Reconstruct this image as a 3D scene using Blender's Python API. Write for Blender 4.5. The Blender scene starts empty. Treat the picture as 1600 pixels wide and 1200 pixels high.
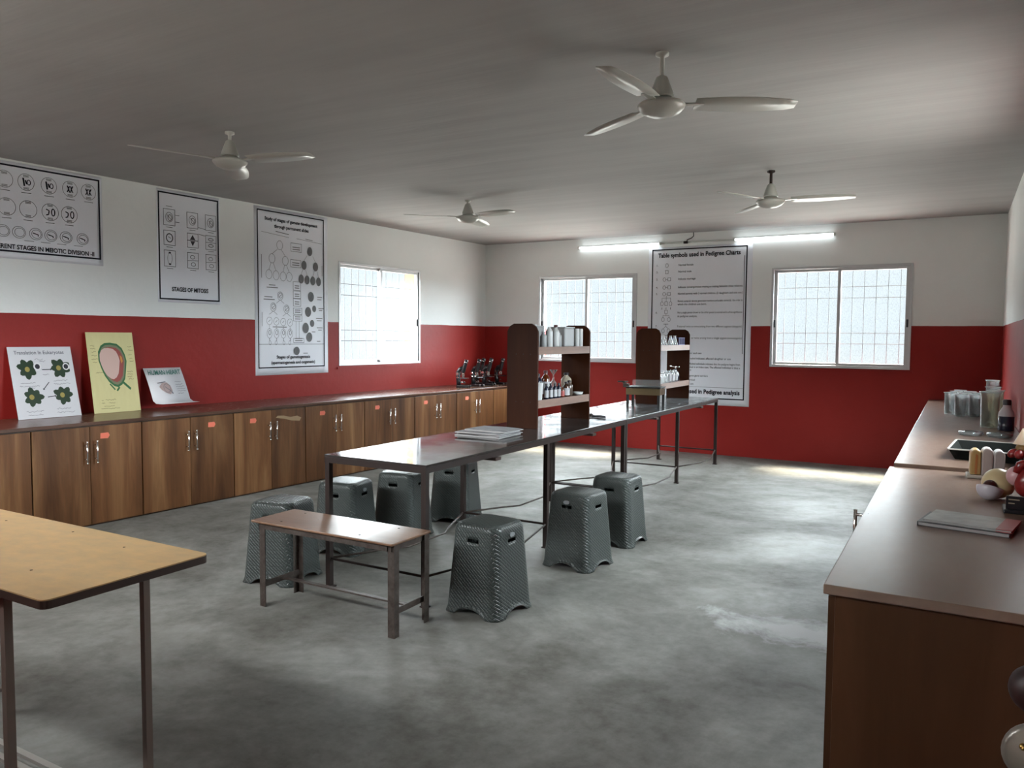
import bpy, bmesh, math, random
from mathutils import Vector, Matrix
random.seed(7)
PI = math.pi
SC = bpy.context.scene
COL = SC.collection

# ------------------------------------------------------------------ camera
YAW, PIT, ROLL, FPX, HC = -.5197, -.0596, .0077, 1220.28, 1.4
def cam_axes():
    cy, sy = math.cos(YAW), math.sin(YAW)
    f0 = Vector((sy, cy, 0)); r0 = Vector((cy, -sy, 0)); u0 = Vector((0, 0, 1))
    f = f0*math.cos(PIT) + u0*math.sin(PIT); u = u0*math.cos(PIT) - f0*math.sin(PIT)
    r = r0*math.cos(ROLL) + u*math.sin(ROLL); u2 = u*math.cos(ROLL) - r0*math.sin(ROLL)
    return r, u2, f
_r, _u, _f = cam_axes()
cd = bpy.data.cameras.new('camera'); cam = bpy.data.objects.new('camera', cd); COL.objects.link(cam)
cam.matrix_world = Matrix(((_r.x, _u.x, -_f.x, 0), (_r.y, _u.y, -_f.y, 0), (_r.z, _u.z, -_f.z, HC), (0, 0, 0, 1)))
cd.sensor_width = 36; cd.lens = 36*FPX/1600; cd.clip_start = .02; cd.clip_end = 200
SC.camera = cam

# ------------------------------------------------------------------ room numbers (metres)
D = 9.387; XLB = -5.814; LA = -.0546; XR = .375; H = 2.6865; RED = 1.554; YN = .10; WT = .23
NW = math.hypot(1, LA); NV = Vector((1/NW, LA/NW, 0)); LROT = PI/2 + math.atan(LA)
def WX(y): return XLB + LA*(D - y)
def LW(y, off, z): return Vector((WX(y), y, z)) + NV*off

# ------------------------------------------------------------------ sky, daylight, exposure
SKY_H, SKY_Z, GRD, SKY_BOOST = .66, 32, 8.5, 26
W = bpy.data.worlds.new('sky'); SC.world = W; W.use_nodes = True
nt = W.node_tree; nt.nodes.clear()
o = nt.nodes.new('ShaderNodeOutputWorld'); bg = nt.nodes.new('ShaderNodeBackground')
tc = nt.nodes.new('ShaderNodeTexCoord'); sx = nt.nodes.new('ShaderNodeSeparateXYZ'); rp = nt.nodes.new('ShaderNodeValToRGB')
mr = nt.nodes.new('ShaderNodeMapRange'); mr.inputs[1].default_value = -1; mr.inputs[2].default_value = 1
nt.links.new(tc.outputs['Generated'], sx.inputs[0]); nt.links.new(sx.outputs['Z'], mr.inputs[0]); nt.links.new(mr.outputs[0], rp.inputs[0])
cr = rp.color_ramp; cr.elements[0].position = 0; cr.elements[0].color = (GRD, GRD*.95, GRD*.86, 1)
cr.elements[1].position = 1; cr.elements[1].color = (SKY_Z*.93, SKY_Z*.98, SKY_Z, 1)
for pos, c in ((.40, (GRD, GRD*.95, GRD*.86)), (.472, (SKY_H*.98, SKY_H*.98, SKY_H*.95)), (.5, (SKY_H*.9, SKY_H*.97, SKY_H*1.02)), (.56, (SKY_H*.92, SKY_H*.98, SKY_H*1.03)), (.66, (SKY_Z*.93, SKY_Z*.98, SKY_Z))):
    e = cr.elements.new(pos); e.color = (*c, 1)
# +x sky brightened down to the horizon to light the left wall
me_ = nt.nodes.new('ShaderNodeMapRange'); me_.interpolation_type = 'SMOOTHSTEP'; me_.inputs[1].default_value = .25; me_.inputs[2].default_value = .6
nt.links.new(sx.outputs['X'], me_.inputs[0]); mxs = nt.nodes.new('ShaderNodeMix'); mxs.data_type = 'RGBA'; mxs.blend_type = 'LIGHTEN'
mz_ = nt.nodes.new('ShaderNodeMapRange'); mz_.interpolation_type = 'SMOOTHSTEP'; mz_.inputs[1].default_value = -.03; mz_.inputs[2].default_value = .05; nt.links.new(sx.outputs['Z'], mz_.inputs[0])
ml_ = nt.nodes.new('ShaderNodeMath'); ml_.operation = 'MULTIPLY'; nt.links.new(me_.outputs[0], ml_.inputs[0]); nt.links.new(mz_.outputs[0], ml_.inputs[1]); nt.links.new(ml_.outputs[0], mxs.inputs[0]); nt.links.new(rp.outputs[0], mxs.inputs[6]); mxs.inputs[7].default_value = (SKY_BOOST*.93, SKY_BOOST*.99, SKY_BOOST*1.03, 1)
nt.links.new(mxs.outputs[2], bg.inputs[0]); nt.links.new(bg.outputs[0], o.inputs[0])
SC.view_settings.view_transform = 'Standard'; SC.view_settings.look = 'None'
SC.view_settings.gamma = 1; SC.view_settings.use_curve_mapping = False
SC.view_settings.exposure = 0.8
SC.cycles.max_bounces = 10; SC.cycles.diffuse_bounces = 6; SC.cycles.glossy_bounces = 4; SC.cycles.transparent_max_bounces = 24
SC.cycles.transmission_bounces = 8; SC.cycles.sample_clamp_indirect = 6; SC.cycles.caustics_reflective = False; SC.cycles.caustics_refractive = False
def portal(loc, rot, sx_, sz_):
    l = bpy.data.lights.new('window_portal', 'AREA'); l.shape = 'RECTANGLE'; l.size = sx_; l.size_y = sz_
    l.cycles.is_portal = True
    ob = bpy.data.objects.new('window_portal', l); COL.objects.link(ob); ob.location = loc; ob.rotation_euler = rot
sd = bpy.data.lights.new('sun', 'SUN'); sd.energy = 22; sd.angle = math.radians(14); sd.color = (1, .86, .66)
sun = bpy.data.objects.new('sun', sd); COL.objects.link(sun); sun.rotation_euler = Vector((.06, -.50, -1)).to_track_quat('-Z', 'Y').to_euler()
# window openings: (centre along wall, half width, z0, z1)
WIN_L = [(7.262, .70, 1.07, 2.225)]
WIN_B = [(-4.263, .70, 1.085, 2.222), (-1.187, .73, 1.083, 2.225)]
for y, hw, z0, z1 in WIN_L: portal(LW(y, -.12, (z0+z1)/2), (PI/2, 0, LROT+PI), hw*2, z1-z0)
WIN_R_ADDED = [(4.85, .72, 1.08, 2.22)]  # unseen right wall opening, added to brighten the left wall
VENT_ADDED = [(-5.35, .80, 2.02, 2.60), (-3.6, .80, 2.02, 2.60), (-1.85, .80, 2.02, 2.60)]; DOOR = (-.22, .55, 0, 2.08)  # the vents are unseen, added high in the near wall for light
for y, hw, z0, z1 in WIN_R_ADDED: portal((XR+.12, y, (z0+z1)/2), (PI/2, 0, PI/2), hw*2, z1-z0)
for x, hw, z0, z1 in VENT_ADDED: portal((x, YN-.06, (z0+z1)/2), (PI/2, 0, 0), hw*2, z1-z0)
for x, hw, z0, z1 in WIN_B: portal((x, D+.12, (z0+z1)/2), (PI/2, 0, PI), hw*2, z1-z0)

# ------------------------------------------------------------------ materials
def s2l(*c):
    return tuple(((v/255)/12.92 if v/255 <= .04045 else ((v/255+.055)/1.055)**2.4) for v in c)
MATS = {}
def base(name, col, rough=.5, metal=0., spec=.5, trans=0., emit=None, es=1.):
    if name in MATS: return MATS[name]
    m = bpy.data.materials.new(name); m.use_nodes = True; b = m.node_tree.nodes['Principled BSDF']
    b.inputs['Base Color'].default_value = (*col, 1); b.inputs['Roughness'].default_value = rough
    b.inputs['Metallic'].default_value = metal; b.inputs['Specular IOR Level'].default_value = spec
    if trans: b.inputs['Transmission Weight'].default_value = trans; b.inputs['IOR'].default_value = 1.45
    if emit: b.inputs['Emission Color'].default_value = (*emit, 1); b.inputs['Emission Strength'].default_value = es
    MATS[name] = m; return m
class G:
    """small node-graph helper on a material made by base()"""
    def __init__(s, m): s.m = m; s.t = m.node_tree; s.b = s.t.nodes['Principled BSDF']
    def n(s, k, **kw):
        x = s.t.nodes.new(k)
        for a, v in kw.items(): setattr(x, a, v)
        return x
    def l(s, a, b): s.t.links.new(a, b)
    def coord(s, out='Object', scale=(1, 1, 1), rot=(0, 0, 0), rnd=0.):
        c = s.n('ShaderNodeTexCoord'); mp = s.n('ShaderNodeMapping'); mp.inputs['Scale'].default_value = scale; mp.inputs['Rotation'].default_value = rot
        s.l(c.outputs[out], mp.inputs[0])
        if rnd:
            oi = s.n('ShaderNodeObjectInfo'); mu = s.n('ShaderNodeMath', operation='MULTIPLY'); mu.inputs[1].default_value = rnd
            s.l(oi.outputs['Random'], mu.inputs[0]); s.l(mu.outputs[0], mp.inputs['Location'])
        return mp.outputs[0]
    def noise(s, co, scale, detail=4, rough=.55, dist=0.):
        x = s.n('ShaderNodeTexNoise'); x.inputs['Scale'].default_value = scale; x.inputs['Detail'].default_value = detail
        x.inputs['Roughness'].default_value = rough; x.inputs['Distortion'].default_value = dist; s.l(co, x.inputs['Vector']); return x.outputs['Fac']
    def ramp(s, f, stops):
        x = s.n('ShaderNodeValToRGB'); e = x.color_ramp.elements
        e[0].position, e[0].color = stops[0][0], (*stops[0][1], 1); e[1].position, e[1].color = stops[-1][0], (*stops[-1][1], 1)
        for p_, c_ in stops[1:-1]:
            q = e.new(p_); q.color = (*c_, 1)
        s.l(f, x.inputs[0]); return x.outputs[0]
    def mix(s, f, a, b, mode='MIX'):
        x = s.n('ShaderNodeMix', data_type='RGBA', blend_type=mode)
        if isinstance(f, (int, float)): x.inputs[0].default_value = f
        else: s.l(f, x.inputs[0])
        for i, v in ((6, a), (7, b)):
            if isinstance(v, tuple): x.inputs[i].default_value = (*v, 1)
            else: s.l(v, x.inputs[i])
        return x.outputs[2]
    def rng(s, f, a, b, lo=0., hi=1.):
        x = s.n('ShaderNodeMapRange'); x.inputs[1].default_value = lo; x.inputs[2].default_value = hi; x.inputs[3].default_value = a; x.inputs[4].default_value = b
        s.l(f, x.inputs[0]); return x.outputs[0]
    def bump(s, f, strength, dist=.01):
        x = s.n('ShaderNodeBump'); x.inputs['Strength'].default_value = strength; x.inputs['Distance'].default_value = dist
        s.l(f, x.inputs['Height']); s.l(x.outputs[0], s.b.inputs['Normal'])
    def col(s, c): s.l(c, s.b.inputs['Base Color'])
    def rough(s, c): s.l(c, s.b.inputs['Roughness'])

def wood(name, dark, mid, light, rough=.4, grain=(9, 9, .5), rnd=20., band=1.0, detail=5):
    dark, mid, light = (tuple(v*.82 for v in c_) for c_ in (dark, mid, light))
    m = base(name, mid, rough); g = G(m)
    co = g.coord('Object', grain, rnd=rnd)
    a = g.noise(co, band, detail, .6, .6)
    c = g.ramp(a, [(.28, dark), (.5, mid), (.72, light)])
    co2 = g.coord('Object', tuple(v*9 for v in grain), rnd=rnd)
    b = g.noise(co2, 1.5, 3, .6)
    c = g.mix(.35, c, g.ramp(b, [(.3, tuple(v*.55 for v in mid)), (.7, tuple(min(1, v*1.35) for v in mid))]), 'OVERLAY')
    oi = g.n('ShaderNodeObjectInfo'); hs = g.n('ShaderNodeHueSaturation'); hs.inputs['Saturation'].default_value = 1
    g.l(g.rng(oi.outputs['Random'], .82, 1.15), hs.inputs['Value']); g.l(c, hs.inputs['Color'])
    g.col(hs.outputs[0]); g.rough(g.rng(b, rough*.85, rough*1.15)); return m

def wall_mat():
    m = base('two_tone_wall_paint', (.6, .6, .57), .55); g = G(m)
    geo = g.n('ShaderNodeNewGeometry'); sp = g.n('ShaderNodeSeparateXYZ'); g.l(geo.outputs['Position'], sp.inputs[0])
    nz = g.noise(geo.outputs['Position'], 3, 3)
    ad = g.n('ShaderNodeMath', operation='MULTIPLY_ADD'); g.l(nz, ad.inputs[0]); ad.inputs[1].default_value = .012; g.l(sp.outputs['Z'], ad.inputs[2])
    cmp_ = g.n('ShaderNodeMath', operation='GREATER_THAN'); g.l(ad.outputs[0], cmp_.inputs[0]); cmp_.inputs[1].default_value = RED+.006
    big = g.noise(geo.outputs['Position'], 1.3, 5, .6)
    white = g.ramp(big, [(.3, (.79, .81, .80)), (.7, (.84, .86, .85))])
    red = g.ramp(big, [(.3, (0.248, 0.017, 0.014)), (.7, (0.296, 0.022, 0.018))])
    g.col(g.mix(cmp_.outputs[0], red, white)); g.rough(g.rng(cmp_.outputs[0], .42, .6)); m.node_tree.nodes['Principled BSDF'].inputs['Specular IOR Level'].default_value = .17
    fine = g.noise(geo.outputs['Position'], 14, 4); g.bump(fine, .12, .02); return m
M_WALL = wall_mat()
def ceil_mat():
    m = base('white_ceiling_paint', (.6, .59, .56), .8); g = G(m)
    geo = g.n('ShaderNodeNewGeometry'); a = g.noise(geo.outputs['Position'], 1.1, 6, .62)
    mp = g.n('ShaderNodeMapping'); mp.inputs['Scale'].default_value = (.5, 5, 1); g.l(geo.outputs['Position'], mp.inputs[0])
    b = g.noise(mp.outputs[0], 1.2, 4)
    c = g.mix(.5, g.ramp(a, [(.3, (0.320, 0.320, 0.312)), (.7, (0.368, 0.368, 0.360))]), g.ramp(b, [(.35, (0.312, 0.312, 0.304)), (.65, (0.376, 0.376, 0.368))]))
    g.col(c); g.bump(b, .2, .03); return m
M_CEIL = ceil_mat()
def floor_mat():
    m = base('grey_cement_floor', (.3, .3, .29), .4); g = G(m)
    geo = g.n('ShaderNodeNewGeometry'); P = geo.outputs['Position']
    a = g.noise(P, .75, 9, .66, .5); b = g.noise(P, 3.2, 8, .7, .3); d = g.noise(P, 17, 4, .7)
    c = g.ramp(a, [(.40, (0.060, 0.055, 0.043)), (.46, (0.116, 0.113, 0.097)), (.53, (0.187, 0.184, 0.168)), (.63, (0.318, 0.312, 0.295))])
    c = g.mix(.38, c, g.ramp(b, [(.38, (0.070, 0.064, 0.052)), (.62, (0.252, 0.248, 0.232))]))
    c = g.mix(.22, c, g.ramp(d, [(.3, (0.084, 0.076, 0.066)), (.7, (0.280, 0.276, 0.262))]))
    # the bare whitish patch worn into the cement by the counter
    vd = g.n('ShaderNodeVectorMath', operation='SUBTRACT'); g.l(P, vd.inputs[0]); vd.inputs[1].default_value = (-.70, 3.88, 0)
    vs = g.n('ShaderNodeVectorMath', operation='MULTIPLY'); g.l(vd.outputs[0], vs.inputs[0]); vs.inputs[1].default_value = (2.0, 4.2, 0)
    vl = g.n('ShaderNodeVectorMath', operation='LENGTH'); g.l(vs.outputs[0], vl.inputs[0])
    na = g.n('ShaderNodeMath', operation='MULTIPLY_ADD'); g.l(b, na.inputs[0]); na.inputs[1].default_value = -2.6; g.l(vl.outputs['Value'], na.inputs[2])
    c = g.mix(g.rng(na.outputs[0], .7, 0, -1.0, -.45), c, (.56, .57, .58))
    g.col(c); g.rough(g.rng(a, .78, .52, .3, .7)); g.bump(b, .10, .01); g.b.inputs['Specular IOR Level'].default_value = .35; return m
M_FLOOR = floor_mat()

M_CAB = wood('walnut_laminate', (.085, .036, .014), (.25, .118, .048), (.47, .27, .125), .38, (6, 6, .45))
M_CABX = wood('walnut_carcass', (.06, .03, .015), (.11, .055, .026), (.17, .09, .045), .45, (6, 6, .45))
M_TOPL = wood('brown_worktop', (.13, .065, .042), (.19, .10, .066), (.26, .145, .10), .26, (1.2, 5, 5))
M_TOPR = wood('dusty_brown_counter_top', (.16, .10, .075), (.21, .14, .105), (.27, .185, .14), .30, (3, 1.2, 3), band=1.2)
M_END = wood('dark_brown_panel', (.060, .026, .013), (.085, .038, .018), (.12, .055, .028), .42, (5, 5, .6))
M_RACK = wood('stained_rack_board', (.045, .011, .003), (.066, .018, .005), (.095, .029, .009), .45, (7, 7, .6))
M_END.node_tree.nodes['Principled BSDF'].inputs['Specular IOR Level'].default_value = .12
M_RACK.node_tree.nodes['Principled BSDF'].inputs['Specular IOR Level'].default_value = .15
M_CAB.node_tree.nodes['Principled BSDF'].inputs['Specular IOR Level'].default_value = .3
M_LIP = wood('bare_wood_lip', (.27, .18, .145), (.35, .245, .20), (.43, .31, .26), .5, (3, 1, 6))
M_BEIGE = wood('beige_laminate', (.52, .37, .20), (.58, .42, .235), (.63, .465, .27), .38, (1.2, 2, 2), rnd=1)
M_BENCH = wood('brown_bench_board', (.20, .11, .065), (.27, .155, .095), (.33, .20, .13), .30, (1.5, 5, 5))
M_EDGE = base('dark_brown_edge', (.035, .018, .013), .5)
M_BLACKTOP = base('dark_lab_table_top', (.035, .032, .030), .10, spec=.8)
_g = G(M_BLACKTOP); _n = _g.noise(_g.coord('Object'), 4, 6, .65); _g.rough(_g.rng(_n, .05, .17, .35, .7)); _g.col(_g.ramp(_n, [(.35, (.028, .025, .024)), (.7, (.05, .046, .043))]))
M_GREYTOP = base('grey_metal_table_top', (.12, .13, .135), .16, spec=.8)
_g = G(M_GREYTOP); _n = _g.noise(_g.coord('Object', (3, 1, 1)), 5, 6, .65); _g.rough(_g.rng(_n, .10, .28, .35, .7)); _g.col(_g.ramp(_n, [(.35, (.10, .11, .115)), (.7, (.16, .17, .175))]))
M_IRON = base('dark_brown_iron', (.020, .012, .010), .5, spec=.3)
M_RUST = base('worn_iron', (.085, .065, .052), .55, .3)
_g = G(M_RUST); _n = _g.noise(_g.coord('Object'), 22, 5, .7); _g.col(_g.ramp(_n, [(.35, (.035, .022, .017)), (.7, (.085, .070, .060))]))
M_GRILLE = base('grey_grille_paint', (.22, .23, .24), .5)
M_LEG = base('brown_painted_leg', (.13, .095, .078), .45)
M_BARE = base('bare_steel', (.42, .40, .37), .45, .3)
M_CHROME = base('chrome', (.75, .73, .70), .18, 1)
M_ALU = base('aluminium', (.55, .55, .56), .38, .75)
M_STICK = base('orange_sticker', (.85, .20, .12), .6)
M_WHITE = base('white_enamel', (.55, .57, .54), .35)
M_FANB = base('cream_fan_paint', (.50, .51, .47), .30)
M_TUBE = base('lit_tube', (1, 1, 1), .4, emit=(.90, .97, 1), es=4)
M_PAPER = base('white_vinyl_sheet', (.80, .82, .88), .30)
M_INK = base('black_print', (.010, .010, .013), .6, spec=.1)
M_INK2 = base('blue_black_print', (.014, .014, .022), .6, spec=.1)
M_GREYINK = base('grey_print', (.09, .09, .10), .6, spec=.1)
M_BLACKP = base('black_plastic', (.010, .010, .012), .3)
M_DULL = base('dull_black', (.012, .011, .011), .6)
M_CONC = base('pale_plaster', (.6, .58, .54), .8)
M_ORANGE = base('orange_exterior_paint', (.42, .235, .105), .7)
def stool_mat():
    m = base('dark_grey_woven_plastic', (.042, .052, .048), .42); g = G(m)
    co = g.coord('UV', (1, 1, 1), (0, 0, .62)); x = g.n('ShaderNodeTexBrick'); x.inputs['Scale'].default_value = 1
    x.inputs['Brick Width'].default_value = .036; x.inputs['Row Height'].default_value = .0145; x.inputs['Mortar Size'].default_value = .0034; x.inputs['Mortar Smooth'].default_value = 1
    g.l(co, x.inputs['Vector']); inv = g.n('ShaderNodeMath', operation='SUBTRACT'); inv.inputs[0].default_value = 1; g.l(x.outputs['Fac'], inv.inputs[1])
    g.bump(inv.outputs[0], .55, .005); g.col(g.mix(x.outputs['Fac'], (0.038, 0.047, 0.043), (0.021, 0.026, 0.025))); return m
M_STOOL = stool_mat()
M_STOOLIN = base('stool_inside', (.02, .024, .022), .5)
def pane_mat():
    m = bpy.data.materials.new('pebbled_glass'); m.use_nodes = True; t = m.node_tree; t.nodes.clear()
    n = t.nodes.new; L = t.links.new
    out = n('ShaderNodeOutputMaterial'); tr = n('ShaderNodeBsdfTransparent'); gl = n('ShaderNodeBsdfGlossy'); gl.inputs['Roughness'].default_value = .25
    mx = n('ShaderNodeMixShader'); mx.inputs[0].default_value = .04
    c = n('ShaderNodeTexCoord'); mp = n('ShaderNodeMapping'); mp.inputs['Scale'].default_value = (1, 1, .4); L(c.outputs['Object'], mp.inputs[0])
    v = n('ShaderNodeTexNoise'); v.inputs['Scale'].default_value = 130; v.inputs['Detail'].default_value = 2; L(mp.outputs[0], v.inputs['Vector'])
    r = n('ShaderNodeValToRGB'); r.color_ramp.elements[0].position = .3; r.color_ramp.elements[0].color = (.83, .86, .87, 1); r.color_ramp.elements[1].position = .5; r.color_ramp.elements[1].color = (.93, .96, .97, 1)
    L(v.outputs['Fac'], r.inputs[0]); L(r.outputs[0], tr.inputs[0]); L(tr.outputs[0], mx.inputs[1]); L(gl.outputs[0], mx.inputs[2]); L(mx.outputs[0], out.inputs[0]); return m
M_PANE = pane_mat()
def glass_mat(name, tint=(.965, .98, .98), k=.15):
    m = bpy.data.materials.new(name); m.use_nodes = True; t = m.node_tree; t.nodes.clear(); n = t.nodes.new; L = t.links.new
    out = n('ShaderNodeOutputMaterial'); tr = n('ShaderNodeBsdfTransparent'); tr.inputs[0].default_value = (*tint, 1)
    gl = n('ShaderNodeBsdfGlossy'); gl.inputs['Roughness'].default_value = .05; fr = n('ShaderNodeFresnel'); fr.inputs[0].default_value = 1.5
    ad = n('ShaderNodeMath'); ad.operation = 'MULTIPLY_ADD'; ad.inputs[1].default_value = 1.0; ad.inputs[2].default_value = k*.3; L(fr.outputs[0], ad.inputs[0])
    mx = n('ShaderNodeMixShader'); L(ad.outputs[0], mx.inputs[0]); L(tr.outputs[0], mx.inputs[1]); L(gl.outputs[0], mx.inputs[2])
    df = n('ShaderNodeBsdfTranslucent'); df.inputs[0].default_value = (.95, .97, .97, 1); mx2 = n('ShaderNodeMixShader'); mx2.inputs[0].default_value = k
    L(mx.outputs[0], mx2.inputs[1]); L(df.outputs[0], mx2.inputs[2]); L(mx2.outputs[0], out.inputs[0]); return m
M_GLASS = glass_mat('clear_glass'); M_YGLASS = glass_mat('yellowish_glass', (.93, .90, .78), .14)
M_RIM = glass_mat('glass_rim', (.95, .97, .97), .5)
M_AMBER = base('amber_glass', (.10, .022, .006), .1, spec=.7)
M_MILK = base('white_plastic', (.62, .63, .62), .4)
M_CLOUDY = base('cloudy_plastic', (.36, .37, .37), .35)

# ------------------------------------------------------------------ mesh helpers
class MB:
    def __init__(s): s.v = []; s.f = []; s.mi = []; s.sm = []; s.cur = 0; s.T = None
    def add(s, vs, fs, smooth=False):
        k = len(s.v)
        s.v += [tuple(s.T @ Vector(p)) if s.T is not None else tuple(p) for p in vs]
        for f in fs: s.f.append(tuple(i+k for i in f)); s.mi.append(s.cur); s.sm.append(smooth)
        return s
    def box(s, x0, x1, y0, y1, z0, z1):
        v = [(x, y, z) for z in (z0, z1) for y in (y0, y1) for x in (x0, x1)]
        return s.add(v, [(0, 2, 3, 1), (4, 5, 7, 6), (0, 1, 5, 4), (2, 6, 7, 3), (0, 4, 6, 2), (1, 3, 7, 5)])
    def cbox(s, c, d): return s.box(c[0]-d[0]/2, c[0]+d[0]/2, c[1]-d[1]/2, c[1]+d[1]/2, c[2]-d[2]/2, c[2]+d[2]/2)
    def prism(s, poly, a, b, axis='y'):
        """poly: 2D outline (counter-clockwise in its plane) pushed from a to b along axis"""
        n = len(poly)
        def P(p, t): return {'y': (p[0], t, p[1]), 'z': (p[0], p[1], t), 'x': (t, p[0], p[1])}[axis]
        v = [P(p, a) for p in poly]+[P(p, b) for p in poly]
        fs = [tuple(range(n))[::-1], tuple(range(n, 2*n))]+[(i, (i+1) % n, (i+1) % n+n, i+n) for i in range(n)]
        if axis == 'y': fs = [f[::-1] for f in fs]
        return s.add(v, fs)
    def lathe(s, prof, n=24, c=(0, 0, 0), M=None, cap=True):
        v = []; fs = []
        for r, z in prof:
            for k in range(n):
                a = 2*PI*k/n; p = Vector((r*math.cos(a), r*math.sin(a), z))
                if M is not None: p = M @ p
                v.append((p.x+c[0], p.y+c[1], p.z+c[2]))
        for i in range(len(prof)-1):
            for k in range(n):
                fs.append((i*n+k, i*n+(k+1) % n, (i+1)*n+(k+1) % n, (i+1)*n+k))
        s.add(v, fs, True)
        if cap:
            s.add([v[k] for k in range(n)], [tuple(range(n))[::-1]]); s.add([v[-n+k] for k in range(n)], [tuple(range(n))])
        return s
    def tube(s, pts, r, n=8, closed=False):
        pts = [Vector(p) for p in pts]; v = []; fs = []; m = len(pts)
        up = None
        for i, p in enumerate(pts):
            a = pts[max(i-1, 0)]; b = pts[min(i+1, m-1)]; d = (b-a).normalized()
            if up is None or abs(d.dot(up)) > .98: up = Vector((0, 0, 1)) if abs(d.z) < .9 else Vector((1, 0, 0))
            x = d.cross(up).normalized(); y = x.cross(d).normalized(); up = y
            rr = r[i] if isinstance(r, (list, tuple)) else r
            for k in range(n): v.append(p+x*rr*math.cos(2*PI*k/n)+y*rr*math.sin(2*PI*k/n))
        for i in range(m-1):
            for k in range(n): fs.append((i*n+k, i*n+(k+1) % n, (i+1)*n+(k+1) % n, (i+1)*n+k))
        fs.append(tuple(range(n))[::-1]); fs.append(tuple(range((m-1)*n, m*n)))
        return s.add(v, fs, n > 6)
    def bar(s, a, b, w, h):
        """rectangular bar from a to b"""
        a, b = Vector(a), Vector(b); d = (b-a).normalized(); up = Vector((0, 0, 1)) if abs(d.z) < .95 else Vector((0, 1, 0))
        x = d.cross(up).normalized()*w/2; y = x.cross(d).normalized()*h/2
        v = [a-x-y, a+x-y, a+x+y, a-x+y, b-x-y, b+x-y, b+x+y, b-x+y]
        return s.add(v, [(0, 1, 2, 3), (4, 7, 6, 5), (0, 4, 5, 1), (1, 5, 6, 2), (2, 6, 7, 3), (3, 7, 4, 0)])
    def ball(s, c, r, n=20, m=12, sc=(1, 1, 1), M=None, a0=0., a1=PI):
        return s.lathe([(max(1e-4, r*math.sin(a0+(a1-a0)*i/m)), -r*math.cos(a0+(a1-a0)*i/m)) for i in range(m+1)], n, c, (M or Matrix.Identity(3)) @ Matrix.Diagonal(sc), cap=False)
    def rrect(s, w, h, r, n=5, cx=0, cy=0):
        o_ = []
        for qx, qy, a in ((1, 1, 0), (-1, 1, 90), (-1, -1, 180), (1, -1, 270)):
            for k in range(n+1):
                t = math.radians(a+90*k/n); o_.append((cx+qx*(w/2-r)+r*math.cos(t), cy+qy*(h/2-r)+r*math.sin(t)))
        return o_
    def build(s, name, mats, parent=None, loc=(0, 0, 0), rot=(0, 0, 0), bevel=0., fix=True):
        me = bpy.data.meshes.new(name); me.from_pydata(s.v, [], s.f)
        if not isinstance(mats, (list, tuple)): mats = [mats]
        for m in mats: me.materials.append(m)
        for p, i, q in zip(me.polygons, s.mi, s.sm): p.material_index = i; p.use_smooth = q
        if fix:
            b = bmesh.new(); b.from_mesh(me); bmesh.ops.recalc_face_normals(b, faces=b.faces); b.to_mesh(me); b.free()
        me.update(); ob = bpy.data.objects.new(name, me); COL.objects.link(ob); ob.location = loc; ob.rotation_euler = rot
        if parent: ob.parent = parent
        if bevel:
            md = ob.modifiers.new('bevel', 'BEVEL'); md.width = bevel; md.segments = 2; md.limit_method = 'ANGLE'
        return ob

def tag(o_, label, cat, group=None, kind=None):
    o_['label'] = label; o_['category'] = cat
    if group: o_['group'] = group
    if kind: o_['kind'] = kind
    return o_
def thing(name, label, cat, loc=(0, 0, 0), rz=0., group=None, kind=None):
    e = bpy.data.objects.new(name, None); COL.objects.link(e); e.location = loc; e.rotation_euler = (0, 0, rz); e.empty_display_size = .1
    return tag(e, label, cat, group, kind)
def struct(o_):
    o_['kind'] = 'structure'; return o_
def dup(root, loc, rz, label, group=None):
    def cp(o_, par):
        c = o_.copy(); COL.objects.link(c)
        if par is not None: c.parent = par
        for ch in [x for x in bpy.data.objects if x.parent == o_]: cp(ch, c)
        return c
    r = cp(root, None); r.location = loc; r.rotation_euler = (0, 0, rz); r['label'] = label
    if group: r['group'] = group
    return r
def txt(mb, s, x, z, size, align='LEFT', y=-.003, bold=0., sx_=1., maxw=9.):
    cu = bpy.data.curves.new('t', 'FONT'); cu.body = s; cu.size = size; cu.align_x = align; cu.offset = bold; cu.resolution_u = 3
    ob = bpy.data.objects.new('t', cu); COL.objects.link(ob); dg = bpy.context.evaluated_depsgraph_get()
    me = bpy.data.meshes.new_from_object(ob.evaluated_get(dg))
    wd = max([v.co.x for v in me.vertices])-min([v.co.x for v in me.vertices]); sx_ = min(sx_, maxw/wd)
    mb.add([(x+v.co.x*sx_, y, z+v.co.y) for v in me.vertices], [tuple(p.vertices) for p in me.polygons])
    bpy.data.objects.remove(ob); bpy.data.curves.remove(cu); bpy.data.meshes.remove(me)
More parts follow.
